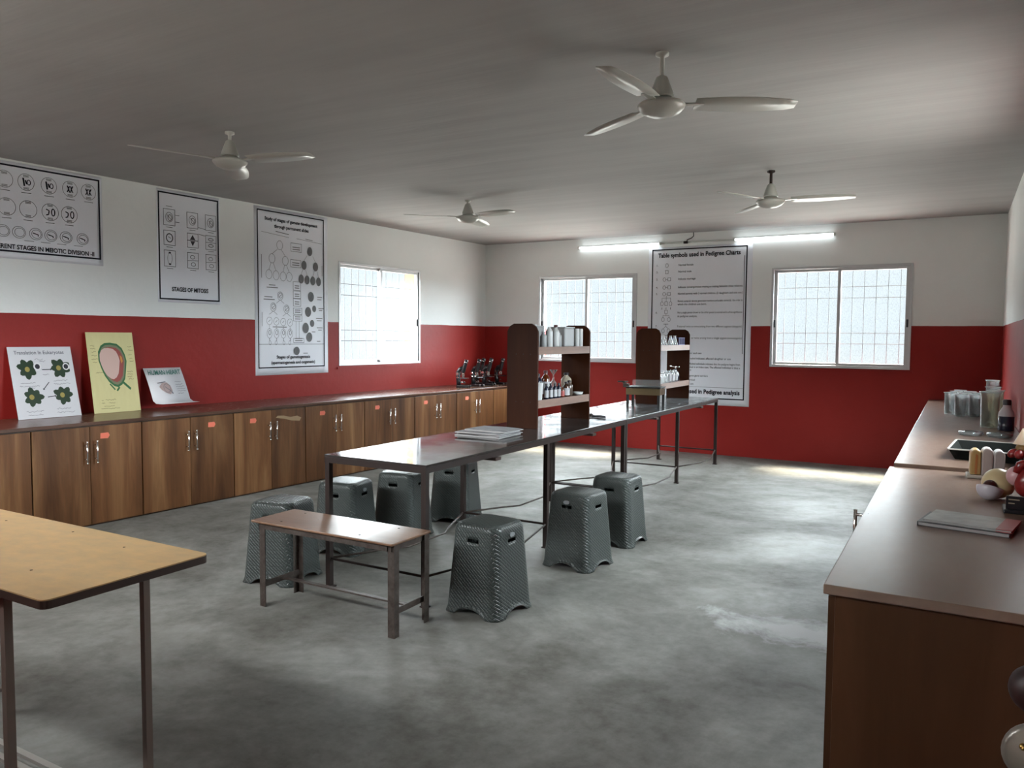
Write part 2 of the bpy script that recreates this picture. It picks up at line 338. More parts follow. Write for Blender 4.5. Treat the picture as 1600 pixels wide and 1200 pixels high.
class Ink(MB):
    """flat printing in the x-z plane at y = s.y"""
    y = -.003
    def line(s, x0, z0, x1, z1, w=.004):
        d = Vector((x1-x0, z1-z0)); L_ = d.length or 1e-6; n = Vector((-d.y, d.x))/L_*w/2
        return s.add([(x0-n.x, s.y, z0-n.y), (x1-n.x, s.y, z1-n.y), (x1+n.x, s.y, z1+n.y), (x0+n.x, s.y, z0+n.y)], [(0, 1, 2, 3)])
    def rect(s, x0, z0, x1, z1, w=.004):
        h = w/2
        s.line(x0-h, z0, x1+h, z0, w); s.line(x0-h, z1, x1+h, z1, w); s.line(x0, z0, x0, z1, w); s.line(x1, z0, x1, z1, w); return s
    def ring(s, x, z, rx, rz=None, w=.004, n=24):
        rz = rz or rx; v = []
        for k in range(n):
            a = 2*PI*k/n; v += [(x+(rx-w/2)*math.cos(a), s.y, z+(rz-w/2)*math.sin(a)), (x+(rx+w/2)*math.cos(a), s.y, z+(rz+w/2)*math.sin(a))]
        return s.add(v, [(2*k, 2*k+1, (2*k+3) % (2*n), (2*k+2) % (2*n)) for k in range(n)])
    def disc(s, x, z, rx, rz=None, n=20):
        rz = rz or rx
        return s.add([(x+rx*math.cos(2*PI*k/n), s.y, z+rz*math.sin(2*PI*k/n)) for k in range(n)], [tuple(range(n))])
    def poly(s, pts): return s.add([(p[0], s.y, p[1]) for p in pts], [tuple(range(len(pts)))])
    def scrawl(s, x, z, w, h=.008, lw=.002):
        """a word of small handwriting as a wavering stroke"""
        n = max(3, int(w/.006)); px, pz = x, z
        for k in range(1, n+1):
            qx = x+w*k/n; qz = z+random.uniform(-h/2, h/2); s.line(px, pz, qx, qz, lw); px, pz = qx, qz
        return s
    def t(s, *a, **k): txt(s, *a, y=s.y, **k); return s

# ------------------------------------------------------------------ the room
def panel_wall(name, L_, wins, H_, WT=WT):
    """local: x along the wall from 0 to L_, y from 0 (room side) to WT, with openings"""
    b = MB(); xs = 0
    for c, hw, za, zb in sorted(wins):
        b.box(xs, c-hw, 0, WT, 0, H_); b.box(c-hw, c+hw, 0, WT, 0, za); b.box(c-hw, c+hw, 0, WT, zb, H_); xs = c+hw
    b.box(xs, L_, 0, WT, 0, H_)
    return b
yl = lambda y: (D-y)*NW      # distance along the left wall from the back corner
# left wall: viewer faces it, +x runs to the back corner
LL = yl(YN)+.3
wb = panel_wall('w', LL, [(LL-yl(y), hw, z0, z1) for y, hw, z0, z1 in WIN_L], H)
w = struct(wb.build('wall_left', M_WALL)); w.location = LW(D-LL/NW, 0, 0); w.rotation_euler = (0, 0, LROT)
w = struct(panel_wall('w', 7.2, [(x+6.6, hw, z0, z1) for x, hw, z0, z1 in WIN_B], H).build('wall_back', M_WALL)); w.location = (-6.6, D, 0)
w = struct(panel_wall('w', D-YN, [(D-y, hw, z0, z1) for y, hw, z0, z1 in WIN_R_ADDED], H).build('wall_right', M_WALL)); w.location = (XR, D, 0); w.rotation_euler = (0, 0, -PI/2)
w = struct(panel_wall('w', 7.2, [(.20-x, hw, z0, z1) for x, hw, z0, z1 in VENT_ADDED+[DOOR]], H, .10).build('wall_near', M_WALL)); w.location = (XR-.175, YN, 0); w.rotation_euler = (0, 0, PI)
w.location = (.20, YN, 0)
struct(MB().box(.20, XR+WT, YN-WT, YN, 0, H).build('wall_near_jamb', M_WALL))
# the corridor behind the open door
b = MB(); b.box(-2.2, -2.0, -2.4, YN-WT, 0, H); b.box(1.2, 1.4, -2.4, YN-WT, 0, H); b.box(-2.2, 1.4, -2.6, -2.4, 0, H); b.box(-2.2, 1.4, -2.4, YN-WT, -.15, 0); b.box(-2.2, 1.4, -2.4, YN-WT, H, H+.15)
struct(b.build('wall_corridor', M_CONC))
struct(MB().box(-7.0, XR+WT, YN-WT, D+WT, -.15, 0).build('floor', M_FLOOR))
struct(MB().box(-7.0, XR+WT, YN-WT, D+WT, H, H+.15).build('ceiling', M_CEIL))

def window(idx, loc, rz, hw, z0, z1, jamb=None, bars=5):
    t = bpy.data.objects.new('window_%d' % idx, None); COL.objects.link(t); t.location = loc; t.rotation_euler = (0, 0, rz); struct(t)
    h = z1-z0; f = MB(); fw = .028
    for a in ((-hw, -hw+fw, 0, h), (hw-fw, hw, 0, h), (-hw+fw, hw-fw, h-fw, h), (-hw+fw, hw-fw, 0, fw)): f.box(a[0], a[1], -.006, .07, a[2], a[3])
    f.build('frame', M_ALU, t, bevel=.002)
    for s_ in (-1, 1):
        x0, x1 = (-hw+fw, .018) if s_ < 0 else (-.018, hw-fw); yo = .006 if s_ > 0 else .034; m = MB(); sw = .036
        m.box(x0, x0+sw, yo, yo+.024, fw, h-fw); m.box(x1-sw, x1, yo, yo+.024, fw, h-fw); m.box(x0+sw, x1-sw, yo, yo+.024, fw, fw+.03); m.box(x0+sw, x1-sw, yo, yo+.024, h-fw-.03, h-fw)
        so = m.build('sash', M_ALU, t, bevel=.002)
        MB().box(x0+sw, x1-sw, yo+.009, yo+.014, fw+.03, h-fw-.03).build('pane', M_PANE, so)
        xl = x0+.012 if s_ < 0 else x1-.012
        MB().box(xl-.010, xl+.010, yo-.016, yo, h*.40, h*.40+.085).build('latch', M_BLACKP, so, bevel=.004)
    gr = MB(); n = bars*2+2
    for k in range(1, n): gr.tube([(-hw+2*hw*k/n, .15, .0), (-hw+2*hw*k/n, .15, h)], .0045, 6)
    for z in (h*.80, h*.69, h*.345, h*.24): gr.tube([(-hw, .15, z), (hw, .15, z)], .0045, 6)
    gr.build('grille', M_GRILLE, t)
    MB().prism([(-hw-.03, -.035), (hw+.03, -.035), (hw+.03, -.012), (-hw-.03, -.012)], -.012, 0).build('sill', M_WALL, t)
    if jamb: MB().box(hw-.004, hw, .075, WT+.02, 0, h).build('jamb', jamb, t)
for i, (y, hw, z0, z1) in enumerate(WIN_L): window(1, LW(y, 0, z0), LROT, hw, z0, z1, M_ORANGE, 5)
for i, (x, hw, z0, z1) in enumerate(WIN_B): window(2+i, (x, D, z0), 0, hw, z0, z1, None, 5)

for i, (y, hw, z0, z1) in enumerate(WIN_R_ADDED): window(4+i, (XR, y, z0), -PI/2, hw, z0, z1, None, 5)  # out-of-view window added as a light source
for i, (x, hw, z0, z1) in enumerate(VENT_ADDED):
    f = MB(); h_ = z1-z0
    for a in ((-hw, -hw+.03, 0, h_), (hw-.03, hw, 0, h_), (-hw, hw, h_-.03, h_), (-hw, hw, 0, .03), (-.015, .015, 0, h_)): f.box(a[0], a[1], .0, .06, a[2], a[3])
    struct(f.build('window_%d' % (6+i), M_ALU, None, (x, YN, z0), (0, 0, PI)))  # frames of the added, unseen vents that light the near half
# ------------------------------------------------------------------ open door by the camera (only its knob and lock reach the frame)
dr = struct(MB().box(.150, .188, .45, 1.33, .008, 2.05).build('door_1', M_END, bevel=.003))
MB().ball((.105, 1.25, .928), .031, 20, 12, (1, 1, 1.05)).tube([(.105, 1.25, .928), (.15, 1.25, .928)], .011, 10).build('door_knob', base('dark_maroon_knob', (.020, .004, .004), .5), dr)
RX = Matrix.Rotation(PI/2, 3, 'X')
b = MB(); b.lathe([(.001, -.012), (.030, -.012), (.041, -.004), (.043, .004), (.036, .010), (.001, .012)], 28, (.112, 1.25, .840), RX)
lk = b.build('lock_plate', base('worn_lock_plate', (.22, .20, .18), .3, .4), dr)
b = MB()
for dx, dz in ((-.018, .012), (.006, -.012), (-.006, .016)): b.ball((.112+dx, 1.236, .840+dz), .005, 10, 6)
b.tube([(.112, 1.25, .84), (.150, 1.25, .84)], .010, 10); b.build('screw', base('brass', (.55, .36, .12), .25, 1), lk)

# ------------------------------------------------------------------ left run of cabinets under one worktop
OFF = .69; ZT = .763; SLAB = .024
seams = [1.404, 2.205, 3.006, 3.808, 4.646, 5.45, 6.245, 7.04, 7.82, 8.61, 9.375]
stk_y = {2: (.64, .655), 3: (.74, .655), 4: (.25, .65), 5: (.27, .655), 6: (.24, .655), 7: (.25, .655), 8: (.26, .655), 9: (.88, .655)}
clab = ['', 'walnut double door cabinet half cut off by the left frame edge', 'walnut double door cabinet under the white board with green flower shapes',
        'walnut double door cabinet just below the human heart board', 'walnut double door cabinet with pale smear under the tall gametogenesis chart', 'walnut double door cabinet behind the near corner of the dark table',
        'walnut double door cabinet under the left wall window', 'walnut double door cabinet right of the one under the window', 'walnut double door cabinet second from the back corner', 'walnut cabinet in the back corner under the microscopes']
def handle(par, x, z, y0):
    h = MB(); h.tube([(x, y0-.032, z-.075), (x, y0-.032, z+.075)], .006, 10)
    h.tube([(x, y0, z-.05), (x, y0-.03, z-.05)], .005, 8); h.tube([(x, y0, z+.05), (x, y0-.03, z+.05)], .005, 8)
    h.ball((x, y0-.032, z+.077), .008, 10, 6); h.ball((x, y0-.032, z-.077), .008, 10, 6)
    h.build('handle', M_CHROME, par)
for i in range(1, len(seams)-1):
    ya, yb = seams[i], seams[i+1]; wd = (yb-ya)*NW-.004
    t = thing('cabinet', clab[i], 'cabinet', LW((ya+yb)/2, .008, 0), LROT, 'walnut cabinets along the left wall')
    D_ = OFF-.03; c = MB(); c.box(-wd/2, wd/2, -D_, 0, .0, ZT-SLAB)
    c.build('carcass', M_CABX, t)
    for s_ in (-1, 1):
        g_ = .004; x0, x1 = (-wd/2+.003, -g_/2) if s_ < 0 else (g_/2, wd/2-.003)
        d_ = MB().box(x0, x1, -D_-.019, -D_-.001, .012, ZT-SLAB-.010).build('door', M_CAB, t, bevel=.0015)
        handle(d_, -.037 if s_ < 0 else .037, .545, -D_-.019)
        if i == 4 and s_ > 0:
            MB().prism([(.05, .655), (.14, .640), (.24, .615), (.33, .605), (.35, .635), (.30, .655), (.22, .650), (.14, .668), (.07, .672)], -D_-.0196, -D_-.0191).build('pale_smear', base('pale_brown_matte', (.34, .23, .13), .8), d_)  # irregular pale brown patch on the door face
        st = stk_y.get(i)
        if st and ((st[0] < .5) == (s_ < 0)):
            xs = -wd/2+wd*st[0]
            MB().prism([(xs-.035, st[1]-.020), (xs+.022, st[1]-.022), (xs+.036, st[1]), (xs+.025, st[1]+.021), (xs-.033, st[1]+.020)], -D_-.0205, -D_-.0192).build('sticker', M_STICK, d_)
yc = (seams[1]+9.38)/2; wl = (9.38-seams[1])*NW
t = MB().box(-wl/2, wl/2, -OFF, 0, 0, SLAB).build('worktop', M_TOPL, None, LW(yc, .006, ZT-SLAB), (0, 0, LROT), bevel=.003)
tag(t, 'long brown worktop over the walnut cabinets along the left wall', 'worktop')

# ------------------------------------------------------------------ right counter: three units
RZ = .765; HANDLE_Y = 3.36
units = [(2.14, 4.345, RZ, 'nearest dark brown counter unit holding books and body models'), (4.37, 6.80, RZ+.016, 'middle brown counter unit carrying the black tray'), (6.815, 9.375, RZ+.010, 'farthest brown counter unit carrying the glass beakers')]
for k, (ya, yb, zt, lab) in enumerate(units):
    t = thing('counter_unit', lab, 'counter', (0, (ya+yb)/2, 0), 0, 'brown counter units along the right wall'); hl = (yb-ya)/2
    MB().box(-.258, XR-.006, -hl+.012, hl-.002, 0, zt-.026).build('carcass', M_END, t, bevel=.002)
    MB().box(-.286 if k == 0 else -.268, XR-.005, -hl, hl, zt-.026, zt).build('counter_top', M_TOPR, t, bevel=.003)
    nd = 4
    for j in range(nd):
        a = -hl+.02+(2*hl-.04)*j/nd; b_ = -hl+.02+(2*hl-.04)*(j+1)/nd
        d_ = MB().box(-.2755 if k == 0 else -.267, -.2585, a+.003, b_-.003, .02, zt-.035).build('door', M_END, t)
        if (k, j) != (0, 2): continue
        hy = HANDLE_Y-(ya+yb)/2
        h = MB(); h.tube([(-.338, hy, zt-.20), (-.338, hy, zt-.04)], .007, 8); h.tube([(-.268, hy, zt-.18), (-.338, hy, zt-.18)], .006, 8); h.tube([(-.268, hy, zt-.06), (-.338, hy, zt-.06)], .006, 8)
        h.build('handle', M_CHROME, d_)

# ------------------------------------------------------------------ two long lab tables end to end
TX, TY0, TWD, TH, TA = -2.339, 3.211, .696, .745, -.0046
def TP(a, l, z): return Vector((TX+a*math.cos(TA)-l*math.sin(TA), TY0+a*math.sin(TA)+l*math.cos(TA), z))
for k, (lab, mt) in enumerate((('near long table with glossy black top carrying folded papers', M_BLACKTOP), ('far long table with grey top standing end to end with the black one', M_GREYTOP))):
    Lt = 2.730; t = thing('lab_table', lab, 'table', TP(-TWD/2, k*2.735+Lt/2, 0), TA, 'long laboratory tables'); hw = TWD/2; hl = Lt/2
    MB().box(-hw, hw, -hl, hl, TH-.012, TH).build('tabletop', mt, t, bevel=.002)
    f = MB(); z1 = TH-.0125; z0 = z1-.032
    f.box(-hw+.002, hw-.002, -hl+.002, -hl+.006, z0, z1); f.box(-hw+.002, hw-.002, hl-.006, hl-.002, z0, z1); f.box(-hw+.002, -hw+.006, -hl, hl, z0, z1); f.box(hw-.006, hw-.002, -hl, hl, z0, z1)
    f.build('frame', M_IRON, t)
    for ls in (-hl+.68, hl-.68): MB().box(-hw+.01, hw+.022, ls-.03, ls+.03, z0-.018, z0).build('support_slat', M_EDGE, t)
    ly = (-hl+.018, 0, hl-.018)
    for sx_ in (-1, 1):
        for y in ly:
            l = MB(); l.cbox((sx_*(hw-.018), y, z0/2), (.030, .030, z0)); l.cbox((sx_*(hw-.018)+(.012 if sx_ < 0 else 0), y, .004), (.045, .035, .008)); l.build('leg', M_IRON, t)
    for y in ly: MB().tube([(-hw+.02, y, .16), (hw-.02, y, .16)], .0075, 8).build('crossbar', M_IRON, t)
    for sx_, bow in ((-1, .20), (1, .10)):
        for a, b_ in ((ly[0], ly[1]), (ly[1], ly[2])):
            x = sx_*(hw-.018); q = (b_-a)
            MB().tube([(x, a, .16), (x+bow*.6, a+.24*q, .15), (x+bow, a+.34*q, .148), (x+bow, a+.62*q, .148), (x+bow*.75, a+.70*q, .15), (x, b_, .16)], .0065, 8).build('footrest_bar', M_RUST, t)

# ------------------------------------------------------------------ front table and bench
t = thing('beige_table', 'beige laminate table cut off at the lower left, dark edge and thin iron legs', 'table', (-2.60, 1.319, 0))
b = MB(); b.prism(b.rrect(1.309, .496, .022), .7365, .740, 'z'); b.build('tabletop', M_BEIGE, t)
b = MB(); b.prism(b.rrect(1.309, .496, .022), .715, .7363, 'z'); b.build('edge_band', M_EDGE, t)
b = MB()
for x, y in ((.37, .16), (.37, -.12), (-.30, .16), (-.30, -.12), (.05, .19), (-.02, -.16)): b.lathe([(.004, 0), (.004, .0012)], 8, (x, y, .7395))
b.build('screw', M_IRON, t)
for x, y in ((.373, .225), (.40, -.205), (-.40, .20), (-.40, -.205)): MB().cbox((x, y, .356), (.022, .022, .712)).build('leg', M_LEG, t)
for z, y in ((.10, -.03), (.10, -.075)): MB().bar((-.42, y, z), (.40, y, z), .020, .012).build('foot_rail', M_BARE, t)
MB().bar((-.40, -.2, .10), (-.40, .2, .10), .018, .012).build('crossbar', M_LEG, t)
t = thing('low_bench', 'low narrow bench with brown board on rusty angle iron legs', 'bench', (-2.682, 2.944, 0))
MB().box(-.46, .46, -.155, .150, .438, .450).build('seat_board', M_BENCH, t, bevel=.003)
b = MB()
for x, y in ((.30, .1), (.22, -.1), (-.33, .1), (-.30, -.1)): b.lathe([(.006, 0), (.006, .0015)], 8, (x, y, .4495))
b.build('screw', M_IRON, t)
b = MB(); b.box(-.42, .42, -.142, -.136, .408, .438); b.box(-.42, .42, .13, .136, .408, .438); b.box(-.42, -.415, -.142, .136, .408, .438); b.box(.44, .445, -.142, .136, .408, .438); b.build('frame', M_RUST, t)
for sx_ in (-1, 1):
    for sy in (-1, 1):
        x = .455*sx_-(.018 if sx_ > 0 else -.055); y = .118*sy; w_ = .036
        b = MB(); b.box(x-w_/2, x+w_/2, y+sy*.015-.0025, y+sy*.015+.0025, 0, .438); b.box(x+sx_*w_/2-.0025, x+sx_*w_/2+.0025, y-.018, y+.018, 0, .438); b.build('leg', M_RUST, t)
for x in (-.40, .437): MB().bar((x, -.115, .115), (x, .118, .115), .006, .030).build('crossbar', M_RUST, t)
MB().bar((-.40, 0, .118), (.437, 0, .118), .026, .008).build('stretcher', M_RUST, t)

# ------------------------------------------------------------------ plastic stools
def stool():
    t = thing('plastic_stool', '', 'stool', (0, 0, 0))
    NS = 20; pts_c = {}
    def ring(hw, r):
        """outline of a rounded square: per side NS//1 columns, returned with arc parameter"""
        out = []
        for k in range(4):
            a = k*PI/2; R_ = Matrix.Rotation(a, 2)
            for j in range(NS): # along front side from -x to +x, then the corner
                u = -1+2*j/(NS-1); out.append(R_ @ Vector((u*(hw-r), -hw+ (0))))
            for j in range(1, 5):
                th = -PI/2+PI/2*j/5; out.append(R_ @ Vector((hw-r+r*math.cos(th), -hw+r+r*math.sin(th))))
        return out
    levels = [(0, .174, .05), (.012, .170, .05), (.03, .1655, .05)]
    n_side = 22
    for k in range(1, n_side+1):
        z = .03+.392*k/n_side; hw = .1645-(.1645-.137)*k/n_side; levels.append((z, hw, .045))
    levels += [(.440, .1355, .05), (.452, .129, .052), (.458, .118, .052), (.4605, .10, .05), (.461, .05, .03)]
    NR = len(ring(1, .1)); v = []; uv = []
    for z, hw, r in levels:
        pr = ring(hw, r); L_ = 0
        for j, p in enumerate(pr):
            q = j % (NS+4); u = -1+2*q/(NS-1) if q < NS else 2
            zz = z
            if z < .031 and abs(u) < .72:      # arch between the feet
                arch = .042*math.sqrt(max(0, 1-(u/.72)**2)); zz = max(z, arch+z*.15)
            elif z < .08 and abs(u) < .72:
                arch = .042*math.sqrt(max(0, 1-(u/.72)**2)); zz = max(z, arch+.006+(z-.03)*.2)
            v.append((p.x, p.y, zz)); uv.append((j/NR*1.2, zz))
    fs = []; slot = []
    zs = [l[0] for l in levels]
    for i in range(len(levels)-1):
        for j in range(NR):
            q = j % (NS+4); u0 = -1+2*q/(NS-1); u1 = -1+2*(q+1)/(NS-1)
            if q < NS-1 and zs[i] > .368 and zs[i+1] < .392 and abs((u0+u1)/2) < .36: continue
            fs.append((i*NR+j, i*NR+(j+1) % NR, (i+1)*NR+(j+1) % NR, (i+1)*NR+j))
    k0 = (len(levels)-1)*NR; fs.append(tuple(range(k0, k0+NR)))
    me = bpy.data.meshes.new('stool_body'); me.from_pydata(v, [], fs); me.materials.append(M_STOOL); me.materials.append(M_STOOLIN)
    ul = me.uv_layers.new(name='UVMap')
    for p in me.polygons:
        p.use_smooth = True
        us = [uv[i][0] for i in p.vertices]; wrap = max(us)-min(us) > .6 and len(p.vertices) == 4
        for li in p.loop_indices:
            vi = me.loops[li].vertex_index; c_ = me.vertices[vi].co
            if c_.z > .4525: ul.data[li].uv = (c_.x, c_.y)
            else: ul.data[li].uv = (uv[vi][0]+(1.2 if wrap and uv[vi][0] < .3 else 0), uv[vi][1])
    ob = bpy.data.objects.new('body', me); COL.objects.link(ob); ob.parent = t
    so = ob.modifiers.new('solid', 'SOLIDIFY'); so.thickness = .004; so.offset = -1; so.material_offset = 0
    b = MB(); b.prism([(.021*math.cos(a)*(1+.25*math.sin(a)**2), .405+.011*math.sin(a)) for a in [2*PI*k/20 for k in range(20)]], -.1445, -.138)
    b.build('badge', base('silver_badge', (.30, .32, .34), .4, .3), t)
    return t
S0 = stool()
stools = [(-2.072, 3.40, -5+90, 'dark grey woven plastic stool nearest the camera, right of the low bench'),
          (-2.014, 4.366, -7, 'dark grey woven stool with front badge, right of the table middle leg'),
          (-2.014, 5.00, -2+180, 'farthest dark grey woven plastic stool on the right side of the tables'),
          (-3.365, 3.221, 11+180, 'dark grey woven plastic stool directly behind the left end of the low bench'),
          (-3.466, 3.871, 9+90, 'dark grey plastic stool with side badge seen under the near corner of the black table'),
          (-3.373, 4.36, 8+180, 'dark grey plastic stool behind the right front leg of the black table'),
          (-3.335, 4.97, 12+180, 'farthest dark grey plastic stool on the left side of the black table')]
for i, (x, y, a, lab) in enumerate(stools):
    if i == 0: S0.location = (x, y, 0); S0.rotation_euler = (0, 0, math.radians(a)); S0['label'] = lab; S0['group'] = 'dark grey plastic stools'
    else: dup(S0, (x, y, 0), math.radians(a), lab, 'dark grey plastic stools')

# ------------------------------------------------------------------ ceiling fans
def fan(loc, drop, rz, label, backlit_rod=False):
    t = thing('ceiling_fan', label, 'fan', loc, rz, 'white ceiling fans')
    d = drop
    MB().lathe([(.03, 0), (.03, -.012), (.011, -.02), (.011, -d+.165)], 14).build('downrod', M_IRON if backlit_rod else M_FANB, t)  # iron colour puts backlit shade on a rod that is really cream
    MB().lathe([(.011, -d+.185), (.024, -d+.178), (.030, -d+.165), (.045, -d+.125), (.056, -d+.092), (.056, -d+.085), (.001, -d+.085)], 24).build('canopy', M_FANB, t)
    m = MB(); m.lathe([(.001, -d+.088), (.045, -d+.086), (.06, -d+.070), (.098, -d+.062), (.108, -d+.052), (.104, -d+.040), (.085, -d+.020), (.05, -d+.005), (.001, -d)], 32); m.build('motor_housing', M_FANB, t)
    for k in range(3):
        M = Matrix.Rotation(2*PI*k/3, 4, 'Z'); q = MB(); q.T = M
        n = 12; vs = []; z0 = -d+.056
        for i in range(n+1):
            s_ = i/n; x = .15+.45*s_; hw = .045+.026*math.sin(PI*min(1, s_*.9+.12)) ; 
            if i == n: hw *= .72
            for sgn in (-1, 1):
                vs.append((x, sgn*hw, z0-sgn*hw*.16-.004*s_))
        fs = [(2*i, 2*i+2, 2*i+3, 2*i+1) for i in range(n)]; up = [(p[0], p[1], p[2]+.003) for p in vs]; N_ = len(vs)
        q.add(vs+up, fs+[tuple(a+N_ for a in f[::-1]) for f in fs]+[(2*i, 2*i+N_, 2*i+2+N_, 2*i+2) for i in range(n)]+[(2*i+1, 2*i+3, 2*i+3+N_, 2*i+1+N_) for i in range(n)]+[(0, 1, 1+N_, N_), (2*n, 2*n+N_, 2*n+1+N_, 2*n+1)], True)
        bl = q.build('blade', M_FANB, t)
        q = MB(); q.T = M; q.bar((.085, 0, z0), (.19, 0, z0+.002), .035, .006); q.build('blade_bracket', M_FANB, bl)
    return t
fan((-1.213, 3.464, H), .285, math.radians(147), 'white ceiling fan nearest the camera, upper right')
fan((-4.07, 3.48, H), .235, math.radians(12), 'white ceiling fan at the left, nearest the wall charts')
fan((-4.07, 6.25, H), .215, math.radians(-15), 'smallest white ceiling fan, far left near the back corner')
fan((-1.30, 6.239, H), .282, math.radians(7), 'white ceiling fan with rod coloured dark for backlight, in front of the right tube light', True)

# ------------------------------------------------------------------ tube lights and wiring on the back wall
for x, lab in ((-3.81, 'lit tube light left of the pedigree chart top'), (-1.80, 'lit tube light above the right back window')):
    t = thing('tube_light', lab, 'light', (x, D, 2.57), 0, 'lit tube lights on the back wall')
    MB().box(-.56, .56, -.020, -.001, -.008, .018).build('batten', M_WHITE, t, bevel=.003)
    b = MB(); b.T = Matrix.Translation((0, -.034, -.002)) @ Matrix.Rotation(PI/2, 4, 'Y'); b.lathe([(.012, -.54), (.013, -.535), (.013, .535), (.012, .54)], 14); b.build('tube', M_TUBE, t)
    for s_ in (-1, 1): MB().box(s_*.553-.012, s_*.553+.012, -.048, -.019, -.017, .016).build('end_cap', M_WHITE, t, bevel=.003)
b = MB().box(-3.245, -2.365, D-.014, D-.001, 2.562, 2.582); tag(b.build('conduit', M_WHITE), 'thin white wiring strip joining the two tube lights', 'conduit')
b = MB().tube([(-2.93, D-.02, 2.57), (-2.92, D-.025, 2.60), (-2.87, D-.03, 2.615), (-2.84, D-.03, 2.64), (-2.845, D-.02, H-.002)], .005, 8)
b.cbox((-2.94, D-.02, 2.571), (.05, .03, .028)); tag(b.build('wire', M_IRON), 'short dark wire curling from the wiring strip up to the ceiling', 'wire')
t = thing('switch_box', 'small white electrical box low on the right wall behind the black bottle', 'switch box', (XR, 7.35, .87), -PI/2)
MB().box(-.06, .06, -.028, -.0005, -.055, .055).build('box', M_MILK, t, bevel=.004); MB().box(-.035, .035, -.031, -.0285, -.03, .03).build('switch', M_CLOUDY, t)

# ------------------------------------------------------------------ wall charts
def sheet(t, w_, h_, wave=.002, edge=.02):
    """vinyl sheet hanging down from z=0; returns the ink with its border drawn"""
    n, m = 14, 24; v = []
    f = lambda x, z: wave*(math.sin(x*9+z*4)+math.sin(z*7-x*3))*.5
    for i in range(m+1):
        for j in range(n+1):
            x = -w_/2+w_*j/n; z = -h_*i/m; v.append((x, -.003+f(x, z)*.5, z))
    N_ = len(v); fs = [(i*(n+1)+j, (i+1)*(n+1)+j, (i+1)*(n+1)+j+1, i*(n+1)+j+1) for i in range(m) for j in range(n)]
    b = MB(); back = [(p[0], -.0006, p[2]) for p in v]
    rim = [j for j in range(n+1)]+[(i+1)*(n+1)-1 for i in range(1, m+1)]+[m*(n+1)+j for j in range(n-1, -1, -1)]+[i*(n+1) for i in range(m-1, 0, -1)]
    b.add(v+back, fs+[tuple(a+N_ for a in q[::-1]) for q in fs]+[(rim[k], rim[(k+1) % len(rim)], rim[(k+1) % len(rim)]+N_, rim[k]+N_) for k in range(len(rim))], True)
    b.build('sheet', M_PAPER, t)
Ink.y = -.0062
# meiosis chart
t = thing('wall_chart', 'wide white chart of meiotic division stages, top left wall', 'chart', LW(3.455, 0, 2.672), LROT)
sheet(t, .94, .715)
b = Ink(); b.rect(-.455, -.69+.03, .445, -.03, .013)
b.t('DIFFERENT STAGES IN MEIOTIC DIVISION -II', 0, -.642, .047, 'CENTER', bold=.0013, sx_=.86); b.build('printed_title', M_INK2, t)
b = Ink()
cx = [.385, .245, .09, -.06, -.21, -.36]
def dots(b, x, z):
    for k in (-1, 0, 1): b.line(x-.02, z+k*.006, x+.02, z+k*.006, .003)
for x in (.36, .215, .055, -.11, -.26, -.39): 
    b.ring(x, -.135, .058, .062, .003); b.line(x-.035, -.215, x+.035, -.215, .004); dots(b, x, -.09); dots(b, x, -.182)
for x in (.205, .06, -.10, -.25): 
    b.ring(x, -.335, .062, .064, .003); b.line(x-.035, -.418, x+.03, -.418, .004); dots(b, x, -.285); dots(b, x, -.385)
for x in (.305, .175, .06, -.05, -.17, -.28): b.ring(x, -.515, .046, .044, .003); b.ring(x+.004, -.515, .034, .032, .003)
for x in (.27, .14, .02, -.1): b.line(x-.035, -.573, x+.035, -.573, .003)
b.build('printed_cells', M_GREYINK, t)
b = Ink()
for x in (.36, .215):
    for s_ in (-1, 1):
        b.line(x+s_*.022, -.11, x+s_*.010, -.135, .009); b.line(x+s_*.004, -.112, x+s_*.012, -.135, .008); b.line(x+s_*.010, -.135, x+s_*.004, -.162, .008); b.line(x+s_*.010, -.135, x+s_*.022, -.160, .008)
for x in (.055, -.11): b.line(x-.02, -.105, x-.012, -.165, .012); b.line(x-.005, -.12, x+.005, -.15, .01); b.ring(x+.02, -.135, .012, .018, .006)
for x in (.205, .06): b.line(x-.03, -.315, x-.008, -.325, .008); b.line(x-.008, -.325, x-.012, -.35, .008); b.line(x-.03, -.36, x-.01, -.352, .008); b.ring(x+.022, -.335, .012, .026, .008)
for x in (.305, .175, .06, -.05): b.line(x-.022, -.508, x+.018, -.520, .007); b.line(x+.018, -.520, x+.016, -.532, .006)
b.build('printed_chromosomes', M_INK2, t)
